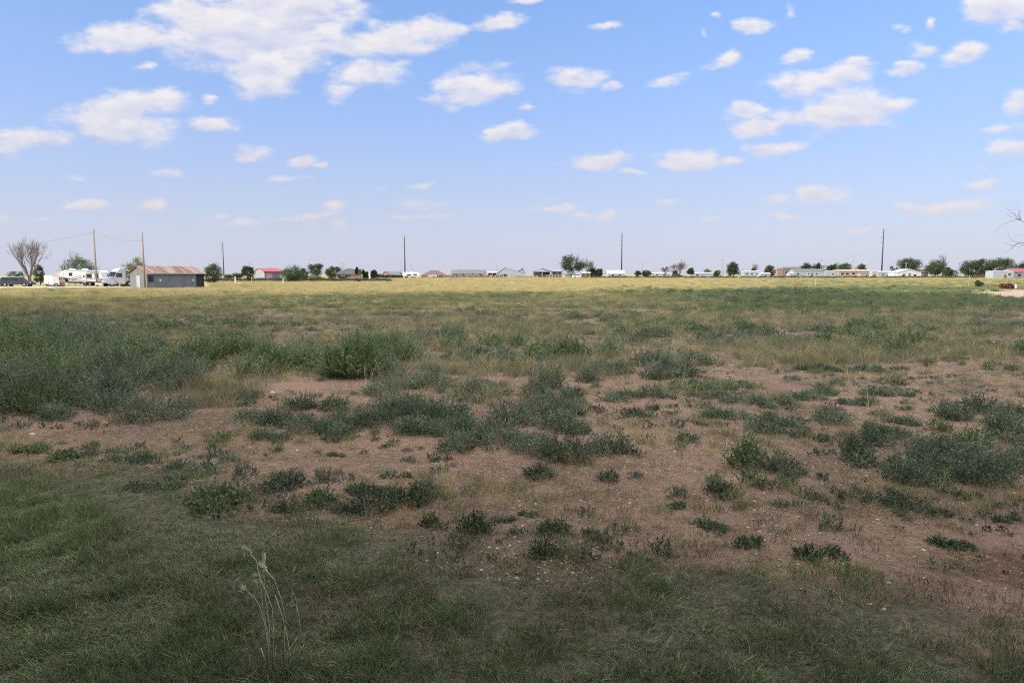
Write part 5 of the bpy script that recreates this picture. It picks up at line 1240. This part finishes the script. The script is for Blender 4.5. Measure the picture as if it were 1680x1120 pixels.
# near dead tree at the right border: its trunk stands outside, only twigs reach in
Yr = 42; xr = X(1795, Yr); zr = tz(xr, Yr)
r = thing('bare_tree', 'dead grey branches reaching in from the right border, nearest tree', 'tree', (xr, Yr, zr), 0, 'bare leafless trees')
rng = np.random.RandomState(22); top = Z(300, Yr) - zr
part('trunk', MB().tube([(0, 0, -.1), (.03, 0, 1.1), (-.05, 0, 2.4), (.1, .1, 4.0), (.0, .1, top)], [.24, .19, .15, .10, .03], 9), M_bare, r)
mb = MB()
for (pxs_, zs) in (([1795, 1752, 1705, 1680, 1660], [412, 392, 385, 396, 401]), ([1795, 1745, 1702, 1676, 1656], [398, 372, 371, 368, 360]), ([1796, 1755, 1715, 1694, 1680], [385, 355, 348, 346, 337]), ([1796, 1775, 1740, 1715, 1700], [370, 330, 300, 285, 280])):
    pts = [np.array((X(a_, Yr) - xr, rng.randn() * .15, Z(b_, Yr) - zr)) for a_, b_ in zip(pxs_, zs)]
    mb.tube(pts, [.06, .036, .022, .013, .006], 5)
    for k in range(11):
        i = 1 + rng.randint(4); d = pts[i] - pts[i - 1]; d = d / np.linalg.norm(d) + rng.randn(3) * .5; d /= np.linalg.norm(d)
        branch_tree(mb, pts[i] * rng.rand() * .0 + pts[i - 1] + (pts[i] - pts[i - 1]) * rng.rand(), d, .55 + .35 * rng.rand(), .016, 1, rng, .55, (1, 3), .0045, 0)
for k in range(7):
    d = np.array((.6, rng.randn() * .5, .6 + rng.rand())); branch_tree(mb, np.array((.05, 0, 2.2 + 2 * rng.rand())), d / np.linalg.norm(d), 2.0, .06, 3, rng, .5, (2, 4), .008, .05)
part('branches', mb, M_bare, r)
L = leafy
L('tree', 'dark bushy tree behind the large leafless tree', 66, 10, 434, 135, 31, h0f=.08)
L('tree', 'low green tree behind the dark parked car at left', 24, 13, 446, 160, 32, M_leaf_mid, h0f=.05, n_cl=26)
L('tree', 'wide dark green tree behind the fifth wheel camper', 131.5, 28, 421, 150, 33, M_leaf_mid, n_cl=80, h0f=.1)
L('tree', 'yellow green sunlit tree behind the rusty-roofed shed', 226.5, 23, 420, 125, 34, M_leaf_light, n_cl=60, h0f=.1)
L('tree', 'dense dark round tree just right of the rusty-roofed shed', 351, 16, 433, 165, 35, n_cl=70, h0f=.06, gaps=.2)
L('tree', 'small dark round tree left of the red-roofed barn', 407, 10, 432, 180, 36, n_cl=50, h0f=.15, gaps=.22)
L('bush', 'low dark bush at the foot of the thin leftmost steel pole', 388, 11, 449, 240, 37, cat='bush', group='bushes along the field edge', h0f=.02, n_cl=22)
L('bush', 'low grey green bush left of the small round tree', 374, 8, 451, 230, 38, M_leaf_grey, cat='bush', group='bushes along the field edge', h0f=.02, n_cl=18)
L('bush', 'large rounded green bush right of the red-roofed barn', 481, 20, 438.5, 175, 39, M_leaf_mid, cat='bush', group='bushes along the field edge', h0f=.02, n_cl=80, gaps=.15)
L('bush', 'smaller bush joined to the right side of the large rounded bush', 497, 9, 439.5, 182, 40, M_leaf_mid, cat='bush', group='bushes along the field edge', h0f=.2, n_cl=30)
L('tree', 'airy tall tree with gaps left of the dark-roofed house', 520, 13.5, 427, 215, 41, M_leaf_mid, n_cl=46, h0f=.25, gaps=.42)
L('tree', 'round green tree touching the left end of the dark hip roof', 542, 10, 437, 215, 42, M_leaf_mid, n_cl=40, h0f=.06)
L('tree', 'low dark tree behind the left end of the dark hip roof', 552, 8, 438.5, 245, 43, n_cl=26, h0f=.3)
L('bush', 'pale brushy thicket below the airy tall tree', 517, 14, 452, 200, 44, M_leaf_light, cat='bush', group='bushes along the field edge', h0f=.02, n_cl=30)
L('cypress', 'tall narrow dark cypress at the right end of the dark-roofed house', 585.5, 2.6, 436.5, 220, 45, n_cl=30, h0f=.05, gaps=0, group='slim conifers by the dark-roofed house')
L('bush', 'light yellow green shrub between the narrow cypresses', 590.5, 3.4, 441.5, 217, 46, M_leaf_light, cat='bush', group='bushes along the field edge', h0f=.05, n_cl=20)
L('cypress', 'short pointed cypress between the shrub and the white post', 596, 3, 442.5, 222, 47, n_cl=26, h0f=.05, gaps=0, group='slim conifers by the dark-roofed house')
L('cypress', 'drooping small conifer just left of the white post', 601.5, 3.2, 446.5, 222, 48, n_cl=22, h0f=.05, gaps=.1, group='slim conifers by the dark-roofed house')
L('cypress', 'double-topped dark conifer right of the white post', 613.5, 5.5, 442.5, 230, 49, n_cl=36, h0f=.04, gaps=.25, group='slim conifers by the dark-roofed house')
for i, (px, hw, top) in enumerate(((622, 8, 449.5), (634, 9, 452), (646, 8, 451.8), (656, 6, 452.4))):
    L('bush', ['dark bush below the red gable, leftmost of four', 'dark low bush below the red gable, second of four', 'dark low bush below the double street lamp, third of four', 'small dark bush touching the white travel trailer, last of four'][i], px, hw, top, 262 - i, 50 + i, M_leaf_grey, cat='bush', group='bushes along the field edge', h0f=.01, n_cl=20)
L('tree', 'big dark spreading tree, the largest on the middle horizon', 940, 21, 416.5, 300, 60, n_cl=80, h0f=.26, gaps=.52, bare=2)
L('tree', 'low dark tree right of the big spreading tree', 972, 11, 439, 310, 61, n_cl=40, h0f=.05)
L('tree', 'small dark tree at the end of the group right of the big tree', 984, 5.5, 441, 315, 62, n_cl=22, h0f=.08)
L('bush', 'rounded dark bush left of the thin pole right of the third steel pole', 1046.5, 5, 444, 400, 63, cat='bush', group='bushes along the field edge', h0f=.02, n_cl=20, gaps=.1)
L('bush', 'boxy dark bush right of the thin pole', 1061, 7.5, 443, 400, 64, cat='bush', group='bushes along the field edge', h0f=.02, n_cl=28, gaps=.1)
L('bush', 'round dark bush at the foot of the leafless horizon tree', 1107.5, 4.5, 443.5, 385, 65, cat='bush', group='bushes along the field edge', h0f=.02, n_cl=20, gaps=.1)
L('tree', 'small flat-topped dark tree right of the leafless horizon tree', 1132.5, 6, 440.5, 385, 66, n_cl=24, h0f=.3)
L('tree', 'pale yellowish tree behind the low pale building', 1160, 6.5, 441, 450, 67, M_leaf_light, n_cl=24, h0f=.1)
L('bush', 'pale low tree left of the wooden pole near the dark rounded tree', 1177, 5, 443, 450, 68, M_leaf_light, cat='bush', group='bushes along the field edge', h0f=.1, n_cl=18)
L('bush', 'grey green bush at the foot of the wooden pole', 1174, 4, 447, 370, 69, M_leaf_grey, cat='bush', group='bushes along the field edge', h0f=.02, n_cl=16)
L('tree', 'dark rounded tree standing alone right of the wooden pole', 1203, 10.5, 428.5, 370, 70, n_cl=60, h0f=.08, gaps=.25)
L('bush', 'dark bush at the left end of the small white mobile home', 1220, 5.5, 441.5, 375, 71, cat='bush', group='bushes along the field edge', h0f=.02, n_cl=22)
L('bush', 'small dark bush behind the roof of the small white mobile home', 1236.5, 4, 440, 380, 72, cat='bush', group='bushes along the field edge', h0f=.1, n_cl=16)
L('tree', 'brownish green tree with ragged top right of the small mobile home', 1262, 9.5, 435.5, 360, 73, leafmat('olive_foliage', [(.075, .072, .04), (.10, .095, .055), (.06, .062, .036)], .2), n_cl=50, h0f=.1)
L('tree', 'dark tree at the right corner of the brown flat-roofed building', 1321, 10, 432.5, 345, 74, n_cl=46, h0f=.25)
L('tree', 'dark tree left of the wooden pole behind the mobile home', 1341, 9, 432.5, 345, 75, n_cl=40, h0f=.25)
L('tree', 'dark dense tree above the right end of the long mobile home', 1365.5, 10.5, 433, 335, 76, n_cl=50, h0f=.2, gaps=.15)
L('tree', 'lighter green tree left of the wide-topped water tower', 1385.5, 11, 432, 345, 77, M_leaf_mid, n_cl=50, h0f=.2, gaps=.15)
L('tree', 'thin grey tree between the two white towers', 1411, 9, 434, 380, 78, M_leaf_grey, n_cl=24, h0f=.25, gaps=.5)
L('tree', 'dark tree behind the grey mobile home right of the thickest steel pole', 1465, 9, 438, 330, 79, n_cl=30, h0f=.1, gaps=.4)
L('tree', 'wide dark tree over the pale blue gabled house', 1491, 18, 421.5, 335, 80, n_cl=70, h0f=.3, gaps=.42)
L('tree', 'dark spreading tree with the leafless dead top above it', 1534, 17, 425.5, 325, 81, n_cl=75, h0f=.16, gaps=.4)
L('tree', 'low dark tree right of the spreading tree with the dead top', 1555, 8, 440, 320, 82, n_cl=30, h0f=.05)
L('tree', 'sloping dark tree at the left end of the dense right-hand grove', 1589, 16, 426.5, 320, 83, n_cl=70, h0f=.04)
L('tree', 'dense dark tree in the grove behind the white mobile home roof', 1616, 17, 425.5, 315, 84, n_cl=80, h0f=.04, gaps=.2)
L('tree', 'tallest dark tree of the dense grove at the right border', 1646, 21, 422.5, 310, 85, n_cl=95, h0f=.05, gaps=.2)
L('tree', 'dark tree rising behind the red-roofed house at the right border', 1677, 15, 427.5, 315, 86, n_cl=60, h0f=.1)
L('bush', 'low dark shrub alone in the grass before the right-hand grove', 1606, 6, 461.5, 112, 87, cat='bush', group='bushes along the field edge', h0f=.02, n_cl=18)
L('bush', 'reddish brown dry shrub on the spoil mound at right', 1653, 12, 466.5, 88, 88, leafmat('dry_reddish_shrub', [(.16, .07, .045), (.12, .06, .04), (.10, .09, .045)], .1), cat='bush', group='bushes along the field edge', h0f=.01, n_cl=26)

# low brush along the far edge of the field, too mixed to count
rng = np.random.RandomState(91)
pb = protos('edge_brush', [(*weed_geo(1.0, .9, rng, .16, .3), M_leaf_grey) for _ in range(3)])
n = 900; t = rng.rand(n); pxs = 960 + 800 * rng.rand(n); Y = 262 + 25 * rng.rand(n); left = rng.rand(n) < .25
pxs = np.where(left, 340 + 300 * rng.rand(n), pxs); Y = np.where(left, 185 + 15 * rng.rand(n), Y); x = (pxs - 840) / FOC * Y
go('edge_brush', 'low dark brush along the far edge of the field', 'brush', pb, x, Y, .7 + .7 * rng.rand(n), rng, 3, None, .05, sz=.45 + .55 * rng.rand(n))

# unseen tree crowns added left and behind to throw shade over the near field
rng = np.random.RandomState(95); lst = []; tb = MB()
row = [(-(.80 * max(q, 0) + 11.6) - 2.5 * rng.rand() - (5 if q < 0 else 0), q, (8 if q < 7 else 11.5 if q < 19 else 16) + 3.5 * rng.rand()) for q in np.arange(-14, 54, 6.2)]     # along the left, outside the view
row += [(-4 + i * 9.5, -10 - 4 * rng.rand(), 7 + 2 * rng.rand()) for i in range(5)]                   # and behind
for (x, y, hh) in row:
    Wd = 6.2
    (V, Fc), c = crown_geo(Wd, 5.6, -.5, hh, 230, .8, 34, rng, .0); lst.append((V + np.array((x, y, 0)), [tuple(q) for q in Fc.tolist()])); tb.tube([(x, y, -.1), (x, y, hh * .6)], [.28, .12], 7)
for (x, y, z0_, z1_, Wd, Dd) in ((-9, -2.9, 5.0, 9.5, 6, 5), (0, -2.4, 4.8, 9.5, 6, 5), (9, -2.7, 5.0, 9.5, 6, 5), (18, -3.2, 5, 9.5, 6, 5), (-9, -.9, 4.5, 6.4, 6, 3.2), (-1, -.8, 4.4, 6.4, 6, 3.3), (7, -.9, 4.5, 6.4, 6, 3.2), (14, -1, 4.5, 6.5, 6, 3)):  # trunkless overhead crowns, added to darken the nearest ground
    (V, Fc), c = crown_geo(Wd, Dd, z0_, z1_, 300, .5, 34, rng, .1); V[:, 2] = np.maximum(V[:, 2], z0_ - .4); lst.append((V + np.array((x, y, 0)), [tuple(q) for q in Fc.tolist()]))
V, Fc = joinVF(lst); nb_ = len(V); V = np.concatenate([V, np.array(tb.v)]); Fc = Fc + [tuple(q + nb_ for q in f) for f in tb.f]
me = quads('added_shade_trees', V, Fc, [M_leaf_mid, M_bark]); mi = np.zeros(len(Fc), np.int32); mi[len(Fc) - len(tb.f):] = 1; me.polygons.foreach_set('material_index', mi)
o = link('added_shade_trees', me); o['kind'] = 'stuff'; o['label'] = 'unseen tree crowns added out of view to shade the near field'; o['category'] = 'trees'
